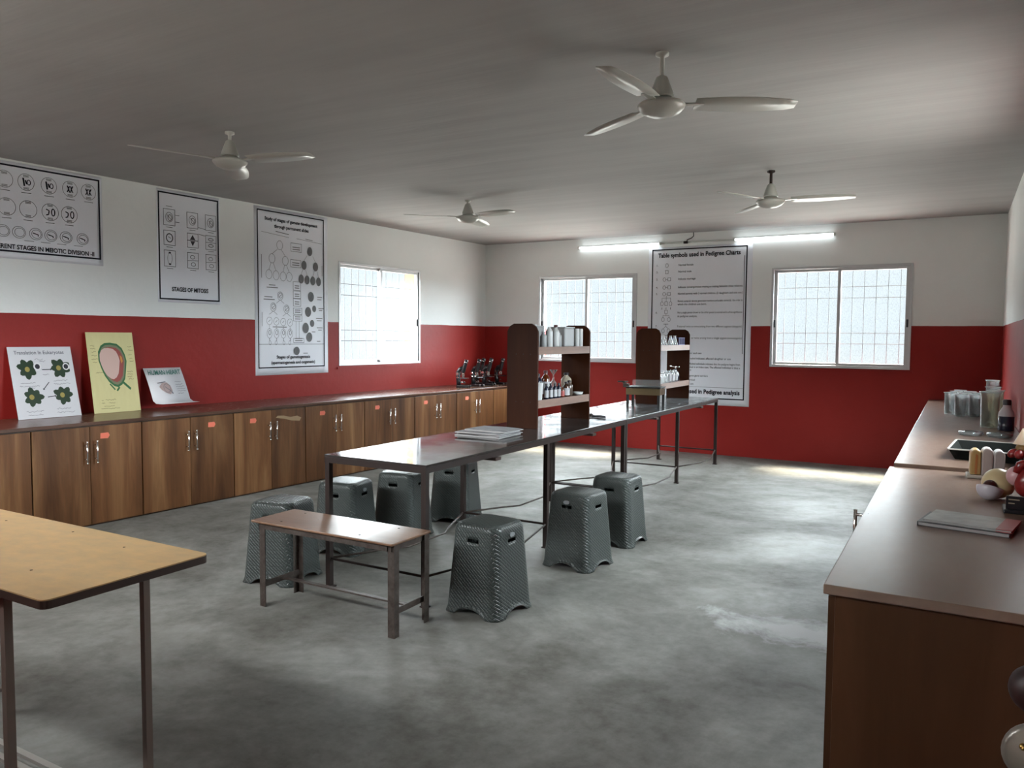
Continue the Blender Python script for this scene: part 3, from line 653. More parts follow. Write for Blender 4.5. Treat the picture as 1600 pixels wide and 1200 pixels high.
# mitosis chart
t = thing('wall_chart', 'white chart of nine mitosis stages, middle of the left wall', 'chart', LW(4.722, 0, 2.672), LROT)
sheet(t, .635, .985)
b = Ink(); b.rect(-.30, -.955, .30, -.03, .013); b.t('STAGES OF MITOSIS', .0, -.885, .052, 'CENTER', bold=.0015, sx_=.80); b.build('printed_title', M_INK2, t)
b = Ink(); b2 = Ink()
for i, z in enumerate((-.24, -.42, -.60)):
    for j, x in enumerate((-.20, .03, .22)):
        z_ = z-.02*0-.0*j; w_ = .055; h_ = .07 if i != 1 else .063
        b.poly([(x-w_, z_-h_), (x-w_*1.08, z_), (x-w_, z_+h_), (x+w_, z_+h_), (x+w_*1.08, z_), (x+w_, z_-h_)]) if False else b.rect(x-w_, z_-h_, x+w_, z_+h_, .004)
        b.line(x-.03, z_-h_-.018, x+.03, z_-h_-.018, .004)
        k = i*3+j
        if k in (0, 1, 2): b2.ring(x, z_, .034, .042, .004); b2.ring(x+.006, z_-.004, .018, .026, .005); b2.line(x-.02, z_+.02, x+.02, z_-.02, .004)
        elif k == 3: b2.ring(x, z_, .03, .036, .009); b2.line(x-.012, z_+.01, x+.014, z_-.004, .005)
        elif k == 4: b2.line(x-w_, z_, x+w_, z_, .006); b2.poly([(x-.028, z_+.006), (x+.028, z_+.006), (x, z_+.05)]); b2.poly([(x-.024, z_-.006), (x, z_-.05), (x+.024, z_-.006)])
        elif k == 5: b2.ring(x, z_+.028, .026, .012, .006); b2.ring(x, z_-.028, .026, .012, .006); b.line(x-w_, z_, x+w_, z_, .004)
        elif k == 6: b2.disc(x, z_+.05, .012, .008); b2.disc(x, z_-.05, .012, .008); b2.ring(x, z_, .022, .048, .003)
        else: b.line(x-w_, z_-.004, x+w_, z_+.002, .004); b2.ring(x-.004, z_+.03, .022, .016, .004); b2.ring(x+.004, z_-.034, .022, .016, .004)
b.line(-.14, -.215, -.10, -.215, .004); b.line(-.14, -.275, -.10, -.275, .004); b.line(.09, -.295, .165, -.305, .004); b.line(.09, -.355, .16, -.365, .004); b.line(-.23, -.145, -.17, -.145, .004)
b.build('printed_frames', M_GREYINK, t); b2.build('printed_cells', M_GREYINK, t)
# gametogenesis chart
t = thing('wall_chart', 'tall white chart of gametogenesis stages left of the left wall window', 'chart', LW(5.915, 0, 2.672), LROT)
sheet(t, .965, 1.67, .0045)
HW = .445
b = Ink(); b.rect(-HW, -1.595, HW-.02, -.035, .012); b.t('Study of stages of gamete development', -.01, -.125, .047, 'CENTER', bold=.0013, sx_=.93); b.t('through permanent slides', -.01, -.19, .047, 'CENTER', bold=.0013, sx_=.93)
b.t('Stages of gametogenesis', 0, -1.505, .046, 'CENTER', bold=.0011); b.t('(spermatogenesis and oogenesis)', 0, -1.56, .044, 'CENTER', bold=.0011); b.build('printed_title', M_INK2, t)
b = Ink(); d_ = Ink(); wds = Ink()
b.line(-HW, -1.36, HW-.02, -1.36, .004); b.line(-.40, -.245, -.05, -.27, .003); b.line(.05, -.27, .40, -.29, .003); b.line(-.22, -.225, -.05, -.24, .006); b.line(.17, -.262, .27, -.268, .005)
L1 = [(-.17, -.36)]; L2 = [(-.27, -.50), (-.10, -.51)]; L3 = [(-.31, -.66), (-.22, -.665), (-.13, -.67), (-.05, -.67)]
for (x, z) in L1+L2+L3: b.ring(x, z, .038, .046, .003)
for p_, qs in ((L1[0], L2), (L2[0], L3[:2]), (L2[1], L3[2:])):
    for q in qs: b.line(p_[0]+(q[0]-p_[0])*.32, p_[1]-.045, q[0], q[1]+.045, .003)
R1 = [(.23, -.385)]; R2 = [(.15, -.535), (.31, -.54)]; R3 = [(.11, -.68), (.19, -.685), (.27, -.69), (.35, -.695)]
for (x, z) in R1+R2+R3: d_.disc(x, z, .034, .047)
for p_, qs in ((R1[0], R2), (R2[0], R3[:2]), (R2[1], R3[2:])):
    for q in qs: b.line(p_[0]+(q[0]-p_[0])*.5, p_[1]-.047, q[0], q[1]+.046, .003)
for x, z, r in ((.24, -.86, .042), (.20, -1.02, .042), (.285, -.985, .028), (.165, -1.19, .044), (.255, -1.14, .03), (.215, -1.345+.06, .044-.004)): d_.disc(x, z, r, r*1.25)
d_.disc(.04, -1.43, .040, .044)
for x, z in ((.24, -.86), (.20, -1.02), (.04, -1.43), (.215, -1.285)):
    b.line(x-.01, z-.025, x+.02, z+.025, .004)
for x, z in ((-.17, -.87), (-.26, -.985), (-.09, -1.0)): b.ring(x, z, .036, .042, .003); b.ring(x+.004, z+.004, .024, .026, .004); b.line(x-.02, z-.015, x+.02, z+.015, .004); b.line(x, z-.04, x-.05, z-.075, .003); b.line(x, z-.04, x+.05, z-.075, .003)
for k in range(4):
    x = -.31+.088*k; z = -1.125-.004*k; b.ring(x, z, .034, .038, .003); b.line(x-.012, z-.01, x+.012, z+.012, .004); b.line(x, z-.04, x, z-.085, .003)
    z = -1.25; b.ring(x, z, .032, .048, .003); b.ring(x+.003, z+.008, .014, .022, .005); b.line(x, z-.048, x, z-.075, .006); b.ring(x+(-.006 if k % 2 else .006), z-.095, .013, .02, .003)
for z0, z1, x0, x1 in ((-.405, -.32, -.025, .115), (-.565, -.49, -.03, .105), (-.80, -.715, .0, .10), (-.885, -.81, 0, .10), (-.965, -.89, 0, .10), (-1.05, -.985, 0, .115), (-1.12, -1.06, 0, .115), (-1.345, -1.30, .0, .14)):
    b.rect(x0, z0, x1, z1, .004)
    for k in range(2): wds.line(x0+.02, z0+.022+k*.022, x1-.02, z0+.022+k*.022, .009)
b.line(.035, -1.12, .035, -1.30, .003); b.line(.075, -1.12, .075, -1.30, .003)
for x, z, w_ in ((-.31, -.765, .08), (-.34, -.79, .14), (-.37, -.885, .10), (-.38, -.91, .14), (-.27, -1.185, .18), (.33, -.86, .07), (.33, -.885, .06), (.345, -.98, .08), (.35, -1.0, .05), (.31, -1.085, .09), (.32, -1.11, .07), (.32, -1.185, .08), (.34, -1.21, .05), (.25, -1.23, .05), (.32, -1.33, .05), (.13, -1.455, .06)): wds.line(x, z, x+w_, z, .008)
wds.line(-.40, -.47, -.40, -.70, .006); wds.line(.40, -.52, .40, -.63, .005); wds.line(-.40, -1.04, -.40, -1.18, .005)
b.build('printed_diagram', M_GREYINK, t); d_.build('printed_egg_cells', base('mid_grey_print', (.10, .10, .105), .5), t); wds.build('printed_words', base('soft_grey_print', (.16, .16, .17), .5), t)
# pedigree chart on the back wall
t = thing('wall_chart', 'very tall white chart of pedigree chart symbols on the back wall', 'chart', (-2.775, D, 2.525), 0)
PW, PH = 1.27, 1.925
sheet(t, PW, PH)
b = Ink(); b.rect(-.585, -1.845, .57, -.03, .014); b.line(.545, -.14, .545, -1.30, .006)
b.t('Table symbols used in Pedigree Charts', -.008, -.125, .074, 'CENTER', bold=.0022, sx_=.87)
b.t('Symbols used in Pedigree analysis', .09, -1.79, .074, 'CENTER', bold=.0022, sx_=.87); b.line(-.58, -1.71, .56, -1.71, .003); b.build('printed_title', M_INK2, t)
b = Ink(); ts = .034
rows = [('1.', -.235, 'Normal female'), ('2.', -.315, 'Normal male'), ('3.', -.405, 'Indicate marriage'), ('4.', -.505, 'Indicates consanguineous mating or mating between close relatives.'),
        ('5.', -.585, 'Normal parents with 3 normal children, (2 daughters and one son.)'), ('', -.675, 'Roman numerals denote generation numbers and arabic numerals, the order in'), ('', -.715, 'which the children are born.'),
        ('6.', -.815, 'Not a single person shown as the other parent is normal and is of no significance'), ('', -.860, 'in pedigree analysis.'), ('7.', -.985, 'Fraternal twins or twins arising from two different zygotes (dizygotic)'),
        ('8.', -1.125, 'Identical twins or twins arising from a single zygote (monozygotic)')]
for n_, z, s_ in rows:
    if n_: b.t(n_, -.535, z, ts)
    b.t(s_, -.255, z, ts, sx_=.92, maxw=.785)
for z, s_ in ((-1.31, 'number for each sex'), (-1.375, 'symbol shaded indicates affected daughter or son'), (-1.44, 'arrow in affected individuals indicates that the pedigree begins from'), (-1.48, 'this individual is an index case. The affected individual is thus a'), (-1.515, 'propositus'), (-1.585, 'heterozygous gene carriers'), (-1.635, 'dead individual'), (-1.685, 'unknown sex')):
    b.t(s_, -.20, z, ts, sx_=.9, maxw=.72)
b.build('printed_words', M_INK, t)
b = Ink(); lw = .0035; X = -.40
b.ring(X, -.225, .018, .024, lw); b.rect(X-.018, -.325, X+.018, -.285, lw)
for z in (-.395, -.495, -.575): b.ring(X-.03, z, .017, .022, lw); b.rect(X+.015, z-.018, X+.05, z+.02, lw); b.line(X-.013, z, X+.015, z, lw)
b.line(X, -.595, X, -.625, lw); b.line(X-.055, -.625, X+.055, -.625, lw)
for dx in (-.055, 0, .055): b.line(X+dx, -.625, X+dx, -.67, lw); b.line(X+dx, -.74, X+dx, -.765, .005)
b.ring(X-.055, -.695, .018, .025, lw); b.rect(X-.018, -.715, X+.018, -.67, lw); b.ring(X+.055, -.695, .018, .025, lw)
b.rect(X-.018, -.815, X+.018, -.775, lw); b.line(X, -.815, X, -.84, lw); b.line(X-.038, -.84, X+.038, -.84, lw)
for dx in (-.038, .038): b.line(X+dx, -.84, X+dx, -.865, lw); b.ring(X+dx, -.89, .018, .025, lw)
for z in (-.945, -1.085):
    b.line(X-.03, z, X+.03, z, .005); b.line(X, z, X, z-.03, lw)
    for dx in (-.035, .035): b.line(X, z-.03, X+dx, z-.06, lw); b.ring(X+dx, z-.085, .018, .025, lw)
b.build('printed_symbols', M_INK2, t)

# ------------------------------------------------------------------ boards leaning on the left wall
Ink.y = -.0045
def board(name, label, y, off, w_, h_, lean, mat_, z=ZT, thick=.005, cat='board'):
    """leaning board, bottom edge at distance off from the wall, its top touching the wall"""
    t = thing(name, label, cat, LW(y, off, z+.001), LROT, None); t.rotation_euler = (-lean, 0, LROT)
    t.rotation_mode = 'XYZ'
    return t
def lean_pose(t, lean, shear=0.):
    t.rotation_mode = 'QUATERNION'; q = Matrix.Rotation(LROT, 3, 'Z') @ Matrix.Rotation(-lean, 3, 'X'); t.rotation_quaternion = q.to_quaternion()
def sheared(mb, k):
    mb.T = Matrix(((1, 0, k, 0), (0, 1, 0, 0), (0, 0, 1, 0), (0, 0, 0, 1)))
def flower(bk, x, z, r, n=8, rot=0.):
    pts = []
    for i in range(n*4):
        a = 2*PI*i/(n*4)+rot; rr = r*(.70+.30*abs(math.cos(n*(a-rot)/2))**1.3)*(1+.10*math.sin(3*a+rot*2)); pts.append((x+rr*math.cos(a), z+rr*.9*math.sin(a)))
    bk.poly(pts)
G_LEAF = base('dark_green_foil', (.014, .035, .014), .4); G_YEL = base('mustard_patch', (.30, .24, .06), .6); PENCIL = base('pencil_grey', (.14, .14, .17), .6); WHITEP = base('white_paper', (.60, .60, .63), .45)
BLK = base('black_marker', (.02, .02, .03), .5)
t = board('poster_board', 'white board with four dark green flower shapes and arrows, leaning on the left wall', 3.40, .165, .50, .52, .27, None); lean_pose(t, .27); t.scale = (.88, 1, 1)
b = MB(); b.box(-.262, .262, -.004, 0, 0, .555); b.build('sheet', WHITEP, t)
b = Ink()
for x, z, r, ro in ((-.125, .385, .088, .2), (.145, .385, .088, .5), (-.115, .165, .083, .9), (.135, .17, .083, 0.)): flower(b, x, z, r, 7, ro)
b.build('green_cutout', G_LEAF, t)
b = Ink(); b.y = -.0055
for x, z in ((-.13, .38), (.13, .385), (-.13, .165), (.125, .17)): b.disc(x, z, .02, .02)
b.build('yellow_centre', G_YEL, t)
b = Ink(); b.y = -.006
b.ring(-.045, .40, .026, .026, .013); b.ring(.195, .395, .024, .024, .009); b.build('white_ring', base('white_ring_paint', (.7, .7, .72), .5), t)
b = Ink(); b.y = -.0058; b.disc(-.045, .40, .021); b.disc(.195, .395, .020)
for a in ((-.01, .375, .06, .375), (.03, .275, -.02, .225), (.0, .16, .06, .165)):
    b.line(*a, .006); dx, dz = a[2]-a[0], a[3]-a[1]; L_ = math.hypot(dx, dz); b.poly([(a[2]+dx/L_*.012, a[3]+dz/L_*.012), (a[2]-dz/L_*.010, a[3]+dx/L_*.010), (a[2]+dz/L_*.010, a[3]-dx/L_*.010)][::-1])
b.build('arrow', BLK, t)
b = Ink(); b.t('Translation In Eukaryotes', -.01, .497, .040, 'CENTER', bold=.0006)
for x, z, w_ in ((-.20, .275, .12), (-.21, .25, .16), (-.14, .235, .05), (.07, .285, .12), (.07, .26, .14), (-.19, .055, .14), (-.18, .03, .12), (.06, .065, .12), (.06, .035, .15), (-.06, .455, .07), (-.02, .44, .05), (-.01, .335, .05)): b.scrawl(x, z, w_, .012, .0025)
b.build('handwriting', PENCIL, t)
t = board('poster_board', 'tall pale yellow board with a big green rimmed pink oval, leaning on the left wall', 3.94, .145, .46, .64, .20, None); lean_pose(t, .17); t.scale = (.86, 1, 1)
YEL = base('pale_yellow_chart_paper', (.60, .55, .27), .5); _g = G(YEL); _n = _g.noise(_g.coord('Object', (2, 2, 1)), 3.5, 2); _g.bump(_n, .5, .03)
b = MB(); b.box(-.228, .228, -.004, 0, 0, .66); b.build('sheet', YEL, t)
def ov(k, dx=0, dz=0): # pear outline, wide at the top
    o_ = [(-.005, .575), (.06, .565), (.105, .53), (.13, .475), (.14, .42), (.128, .365), (.118, .32), (.105, .27), (.07, .225), (.03, .205), (-.01, .215), (-.055, .25), (-.09, .30), (-.115, .36), (-.135, .43), (-.13, .50), (-.10, .55), (-.06, .572)]
    c = (0, .40); return [(c[0]+(x-c[0])*k+dx, c[1]+(z-c[1])*k+dz) for x, z in o_][::-1]
for nm, k, mt, y in (('green_rim', 1.0, base('green_poster_paint', (.02, .12, .035), .5), -.0045), ('grey_ring', .90, base('olive_ring', (.16, .17, .09), .5), -.0052), ('red_ring', .79, base('dull_red_ring', (.28, .05, .04), .5), -.0059), ('pink_oval', .70, base('pink_shape', (.58, .40, .35), .55), -.0066)):
    b = Ink(); b.y = y; b.poly(ov(k, -.012*(1-k)*8 if nm == 'pink_oval' else 0, .008 if nm == 'pink_oval' else 0))
    if nm == 'green_rim': b.line(-.05, .235, -.005, .185, .012); b.line(.04, .205, .012, .175, .016); b.line(.08, .245, .15, .185, .020)
    b.build(nm, mt, t)
b = Ink(); b.y = -.0068; b.poly([(.075, .47), (.095, .455), (.10, .42), (.085, .40), (.078, .43)][::-1]); b.build('orange_patch', base('orange_patch_paint', (.55, .22, .03), .5), t)
b = Ink()
for x, z, w_ in ((-.20, .55, .04), (-.20, .525, .05), (-.19, .50, .04), (-.195, .47, .05), (-.20, .44, .06), (-.19, .415, .04), (-.17, .33, .07), (.165, .54, .04), (.165, .51, .05), (.16, .47, .04), (.17, .44, .03), (.17, .42, .04), (.13, .33, .06), (.13, .31, .06), (.13, .29, .05), (.14, .27, .05), (-.15, .105, .02), (-.11, .105, .10), (-.15, .08, .03), (-.08, .08, .06), (-.13, .055, .10), (-.16, .035, .18)): b.scrawl(x, z, w_, .010, .0025)
b.build('handwriting', base('olive_ink', (.10, .09, .03), .6), t)
t = board('poster_board', 'small white curled board headed HUMAN HEART, leaning on the left wall', 4.415, .19, .40, .36, .35, None); lean_pose(t, .45); t.scale = (.89, 1, 1)
b = MB(); n = 10; vs = []
for i in range(n+1):
    s_ = i/n; z = .385*s_; y = -.10*max(0, (.22-s_)/.22)**2*1.2-.01*math.sin(PI*s_)
    vs += [(-.198, y, z), (.198, y, z)]
N_ = len(vs); back = [(x, y+.003, z) for x, y, z in vs]; fs = [(2*i, 2*i+1, 2*i+3, 2*i+2) for i in range(n)]
b.add(vs+back, fs+[tuple(a+N_ for a in f[::-1]) for f in fs]+[(2*i, 2*i+2, 2*i+2+N_, 2*i+N_) for i in range(n)]+[(2*i+1, 2*i+1+N_, 2*i+3+N_, 2*i+3) for i in range(n)]+[(0, N_, 1+N_, 1), (2*n, 2*n+1, 2*n+1+N_, 2*n+N_)], True)
b.build('sheet', WHITEP, t)
b = Ink(); b.y = -.0125; b.t('HUMAN HEART', 0, .315, .062, 'CENTER', bold=.001, sx_=.80); b.build('printed_title', base('green_marker', (.03, .15, .12), .5), t)
b = Ink(); b.y = -.0145
b.poly([(-.10, .20), (-.06, .235), (-.01, .24), (.02, .21), (.03, .16), (.0, .125), (-.04, .14), (-.08, .17)][::-1]); b.build('heart_drawing', base('pale_pink_drawing', (.40, .30, .29), .6), t)
b = Ink(); b.y = -.0152; b.line(-.11, .235, -.02, .245, .008); b.line(-.04, .20, .02, .15, .006); b.line(.02, .15, .025, .13, .012); b.ring(-.02, .185, .035, .04, .004)
for k in range(6): b.scrawl(.08, .24-.022*k, random.uniform(.05, .10), .008, .0025)
b.build('handwriting', PENCIL, t)

# ------------------------------------------------------------------ microscopes in the back left corner
def microscope():
    t = thing('microscope', '', 'microscope', (0, 0, 0))
    b = MB(); b.prism([(-.045, -.085), (-.020, -.085), (-.014, .02), (.014, .02), (.020, -.085), (.045, -.085), (.05, .04), (.03, .07), (-.03, .07), (-.05, .04)], 0, .022, 'z'); b.build('base', M_BLACKP, t, bevel=.005)
    b = MB(); b.tube([(0, .05, .02), (0, .055, .07), (0, .062, .12), (0, .060, .17), (0, .035, .205), (0, .005, .215)], [.026, .025, .024, .024, .023, .020], 10); b.build('arm', M_BLACKP, t)
    b = MB(); R_ = Matrix.Rotation(.30, 3, 'X'); b.lathe([(.022, 0), (.024, .05), (.021, .11)], 16, (0, -.0, .165), R_); tu = b.build('body_tube', M_BLACKP, t)
    b = MB(); b.lathe([(.020, .108), (.024, .120), (.022, .15), (.012, .152)], 16, (0, 0, .165), R_); b.build('eyepiece', M_BLACKP, tu)
    MB().lathe([(.0245, .117), (.0255, .120), (.0245, .124)], 16, (0, 0, .165), R_, cap=False).build('eyepiece_ring', M_CHROME, tu)
    MB().box(-.045, .045, -.060, .045, .098, .105).build('stage', M_BLACKP, t, bevel=.003)
    b = MB()
    for dx, dy in ((-.010, 0), (.012, -.006)): b.lathe([(.006, -.04), (.009, -.03), (.010, 0)], 10, (dx, dy, .155))
    b.lathe([(.02, 0), (.02, .014)], 16, (0, 0, .153)); b.build('objective', M_CHROME, t)
    b = MB()
    for s_ in (-1, 1): b.T = Matrix.Translation((s_*.028, .055, .15)) @ Matrix.Rotation(PI/2, 4, 'Y'); b.lathe([(.016, -.008), (.016, .008)], 14); b.T = Matrix.Translation((s_*.024, .056, .11)) @ Matrix.Rotation(PI/2, 4, 'Y'); b.lathe([(.010, -.006), (.010, .006)], 12)
    b.build('focus_knob', M_CHROME, t)
    b = MB(); b.lathe([(.022, -.003), (.022, .003)], 16, (0, -.01, .06), Matrix.Rotation(.6, 3, 'X')); b.tube([(0, .05, .05), (0, -.005, .058)], .005, 6); b.build('mirror', M_CHROME, t)
    return t
ms = microscope(); s_ = 1.13
mp = [(8.30, .42, .2, 'black microscope at the left end of the corner row'), (8.60, .42, -.15, 'black microscope second from the left in the front corner row'), (8.86, .42, .15, 'black microscope third from the left in the front corner row'),
      (8.99, .21, .1, 'black microscope behind the second one, touching distance from the left wall'), (9.18, .40, -.1, 'rightmost black microscope, next to the tall rack board'), (9.20, .19, .0, 'black microscope deepest in the back corner')]
for i, (y, off, a, lab) in enumerate(mp):
    loc = LW(y, off, ZT+.0005)
    if i == 0: ms.location = loc; ms.rotation_euler = (0, 0, LROT+a); ms['label'] = lab; ms['group'] = 'black microscopes in the back corner'; ms.scale = (s_,)*3
    else: dup(ms, loc, LROT+a, lab, 'black microscopes in the back corner')

# ------------------------------------------------------------------ reagent racks
def rack(label, x, y0, y1, rot, wd=.255, zt=.755):
    L_ = y1-y0; t = thing('reagent_rack', label, 'rack', (x, (y0+y1)/2, TH), rot, 'wooden reagent racks on the long tables'); hl = L_/2
    c = .055; pr = [(-wd/2, 0), (wd/2, 0), (wd/2, zt-c), (wd/2-c*.35, zt-c*.35), (wd/2-c, zt), (-wd/2+c, zt), (-wd/2+c*.35, zt-c*.35), (-wd/2, zt-c)]
    for y in (-hl, hl-.018):
        sd = MB().prism(pr, y, y+.018).build('side_board', M_RACK, t, bevel=.002)
        if y < 0:
            b = MB()
            for z in (.19, .535):
                for dx in (-.05, .01, .07): b.T = Matrix.Translation((dx, y, z)) @ Matrix.Rotation(PI/2, 4, 'X'); b.lathe([(.004, -.001), (.004, .0015)], 8)
            b.build('screw', M_DULL, sd)
    for z in (.200, .585):
        sh = MB().box(-wd/2+.012, wd/2-.012, -hl+.0185, hl-.0185, z-.016, z).build('shelf', M_RACK, t)
        for xa in (-wd/2+.0, wd/2-.012): MB().box(xa, xa+.012, -hl+.0185, hl-.0185, z-.052, z+.004).build('shelf_lip', M_LIP, sh)
    return t
RK1 = (-2.718, 4.92, 5.775, -.035); RK2 = (-2.69, 7.43, 8.40, .0)
rack('near wooden reagent rack with brown bottles, standing on the black table', *RK1)
rack('far wooden reagent rack with small clear flasks, standing on the grey table', *RK2)
def on_rack(RK, fx, fy, lvl):
    """fx -1..1 across, fy 0..1 along, lvl 0 lower / 1 upper -> world point on the shelf"""
    x, y0, y1, r = RK; lx = fx*.105; ly = (fy-.5)*(y1-y0-.04); z = TH+(.585 if lvl else .200)+.0005
    return Vector((x+lx*math.cos(r)-ly*math.sin(r), (y0+y1)/2+lx*math.sin(r)+ly*math.cos(r), z))
def bottle(name, label, loc, r, h, bm, cm=None, lm=None, neck=.42, nh=.16, sh=.16, ch=.10, grp=None, cat='bottle', n=18, lcol=None):
    t = thing(name, label, cat, loc, random.uniform(0, 6), grp)
    hb = h*(1-nh-sh); pr = [(r*.92, 0), (r, h*.02), (r, hb)]+[(r*(1-(1-neck)*(k/5)**1.4), hb+h*sh*k/5) for k in range(1, 6)]+[(r*neck, h-ch*h)]
    MB().lathe(pr, n).build('body', bm, t)
    if cm: MB().lathe([(r*neck*1.18, h-ch*h-.002), (r*neck*1.2, h-.002), (r*neck*1.0, h)], 14).build('cap', cm, t)
    if lm: MB().lathe([(r*1.012, hb*.15), (r*1.012, hb*.85)], n, cap=False).build('label', lm, t)
    return t
M_CAPB = base('dark_cap', (.02, .012, .015), .4); M_CAPM = base('maroon_cap', (.08, .02, .02), .4); M_LAB = base('paper_label', (.5, .5, .52), .6); M_PINKL = base('pink_label', (.42, .10, .09), .6); M_BRN = base('brown_glass', (.045, .02, .012), .12, spec=.7); M_BLU = base('blue_black_bottle', (.012, .014, .03), .25)
gb = 'bottles on the near rack'
R1 = RK1
U = [(.55, .07, 'tall brown bottle at the near end of the near rack, upper shelf', .032, .165, M_BRN, M_LAB, None), (.85, .16, 'short grey bottle beside the tall brown bottle, upper shelf', .026, .115, M_CLOUDY, M_LAB, None),
     (.75, .29, 'slim white bottle with thin neck on the near rack upper shelf', .027, .165, M_MILK, None, None), (.80, .40, 'white bottle with maroon cap on the near rack upper shelf', .029, .165, M_MILK, M_CAPM, None),
     (.55, .52, 'small dark shouldered bottle next to the white pair, upper shelf', .024, .12, M_CLOUDY, M_CAPB, None)]
for fx, fy, lab, r, h, bm, cm, lm in U: bottle('reagent_bottle', lab, on_rack(R1, fx, fy, 1), r, h, bm, cm, lm, grp=gb)
t = thing('plastic_box', 'square cloudy plastic container behind the white bottles, upper shelf', 'container', on_rack(R1, -.25, .22, 1), RK1[3]); MB().box(-.055, .055, -.075, .075, 0, .15).build('body', M_CLOUDY, t, bevel=.008); MB().box(-.057, .057, -.077, .077, .15, .158).build('lid', M_CLOUDY, t)
t = thing('plastic_box', 'large grey translucent container near the far end, upper shelf', 'container', on_rack(R1, .05, .70, 1), RK1[3]); MB().box(-.07, .07, -.08, .08, 0, .145).build('body', M_CLOUDY, t, bevel=.01); MB().box(-.072, .072, -.082, .082, .145, .153).build('lid', M_CLOUDY, t)
for fy, lab in ((.845, 'left one of two tall white tubes at the far end of the upper shelf'), (.925, 'right one of two tall white tubes at the far end of the upper shelf')):
    bottle('white_tube', lab, on_rack(R1, .72, fy, 1), .020, .145, M_MILK, None, None, .9, .05, .03, .02, gb, 'tube')
t = thing('plastic_beaker', 'white plastic beaker at the near end of the lower shelf', 'beaker', on_rack(R1, .66, .10, 0)); b = MB(); b.lathe([(.034, 0), (.036, .003), (.044, .122), (.047, .126), (.041, .124), (.033, .006), (.001, .006)], 24); b.build('body', M_MILK, t)
low = [(-.45, .08, 'amber bottle behind the white beaker on the lower shelf', .036, .195, M_AMBER, M_CAPM, None), (-.6, .22, 'dark amber bottle second from the near end, back row of lower shelf', .034, .195, M_AMBER, M_CAPM, None),
       (-.55, .38, 'black shouldered bottle in the back row of the lower shelf', .036, .180, M_BLU, M_CAPB, None), (-.5, .52, 'amber bottle with cream label in the back row of the lower shelf', .034, .20, M_AMBER, M_CAPM, M_LAB),
       (.78, .24, 'first small dark dropper bottle right of the white beaker', .0175, .115, M_BLU, M_CAPB, M_LAB), (.80, .315, 'second small dark dropper bottle right of the white beaker', .0175, .115, M_BLU, M_CAPB, M_LAB),
       (.82, .39, 'third small dark dropper bottle right of the white beaker', .0175, .113, M_BLU, M_CAPB, M_LAB), (.82, .465, 'small dark dropper bottle just before the pink labelled one', .0175, .112, M_BLU, M_CAPB, M_LAB),
       (.78, .545, 'small pink labelled bottle in the middle of the lower shelf', .019, .085, M_AMBER, None, M_PINKL), (.74, .635, 'brown bottle with wide white label on the lower shelf', .028, .115, M_BRN, M_CAPB, M_LAB),
       (.35, .79, 'round shouldered brown bottle with black stopper on the lower shelf', .030, .118, base('smoky_glass', (.10, .075, .06), .12), M_CAPB, None), (-.35, .90, 'large beige plastic bottle at the far end of the lower shelf', .042, .175, base('beige_plastic', (.36, .31, .24), .45), M_CAPB, None)]
for fx, fy, lab, r, h, bm, cm, lm in low: bottle('reagent_bottle', lab, on_rack(R1, fx, fy, 0), r, h, bm, cm, lm, grp=gb)
t = tag(MB().lathe([(.03, 0), (.036, .004), (.042, .022), (.040, .022), (.033, .006), (.001, .006)], 24).build('porcelain_dish', M_MILK, None, on_rack(R1, .55, .93, 0)), 'small white dish at the far end of the near rack lower shelf', 'dish')
t = thing('funnel', 'pale glass funnel standing among the amber bottles on the lower shelf', 'funnel', on_rack(R1, -.45, .66, 0)); MB().lathe([(.028, 0), (.026, .10), (.008, .125), (.006, .165), (.03, .20), (.034, .205)], 18, cap=False).build('body', M_GLASS, t)
# far rack
gf = 'clear glassware on the far rack'
def flask(label, loc, r=.036, h=.10, grp=gf):
    t = thing('conical_flask', label, 'flask', loc, 0, grp)
    MB().lathe([(.001, 0), (r*.95, .001), (r, .006), (r*.36, h*.74), (r*.34, h*.93), (r*.46, h), (r*.40, h), (r*.30, h*.93), (r*.32, h*.74), (r*.92, .009), (.001, .005)], 20, cap=False).build('body', M_GLASS, t); return t
for fx, fy, lab in ((.64, .10, 'clear conical flask nearest on the far rack upper shelf'), (.66, .24, 'second clear conical flask on the far rack upper shelf'), (.74, .46, 'third clear conical flask, after the gap on the far rack upper shelf'), (.76, .60, 'clear conical flask beside the blue rack on the upper shelf')): flask(lab, on_rack(RK2, fx, fy, 1))
t = thing('test_tube_rack', 'dark blue test tube rack at the far end of the upper shelf', 'rack', on_rack(RK2, .25, .85, 1), 0)
BL = base('blue_plastic', (.03, .035, .13), .4); b = MB(); b.box(-.06, .06, -.10, .10, 0, .008); b.box(-.06, .06, -.10, .10, .075, .082); b.build('deck', BL, t)
for sx_ in (-.055, .055):
    for k in range(6): MB().cbox((sx_, -.092+.0368*k, .042), (.006, .012, .068)).build('upright', BL, t)
for k, fy in enumerate((.07, .19, .31, .43, .55, .67)):
    t = bottle('clear_bottle', ['clear stoppered bottle nearest', 'second clear stoppered bottle', 'third clear stoppered bottle', 'fourth clear stoppered bottle', 'fifth clear stoppered bottle', 'last clear stoppered bottle'][k]+' along the far rack lower shelf', on_rack(RK2, .72-.02*k, fy, 0), .032, .125, M_GLASS, M_GLASS, M_LAB if k > 2 else None, .4, .14, .12, .12, gf)
t = thing('aspirator_tap', 'dark bottle with a metal tap at the far end of the far rack lower shelf', 'bottle', on_rack(RK2, .2, .84, 0)); MB().lathe([(.04, 0), (.042, .004), (.042, .08), (.016, .11), (.014, .125)], 18).build('body', M_BLU, t); b = MB(); b.tube([(0, 0, .12), (0, 0, .15), (-.06, 0, .155)], .007, 8); b.tube([(0, 0, .15), (.05, -.03, .15)], .006, 8); b.build('tap', M_CHROME, t)
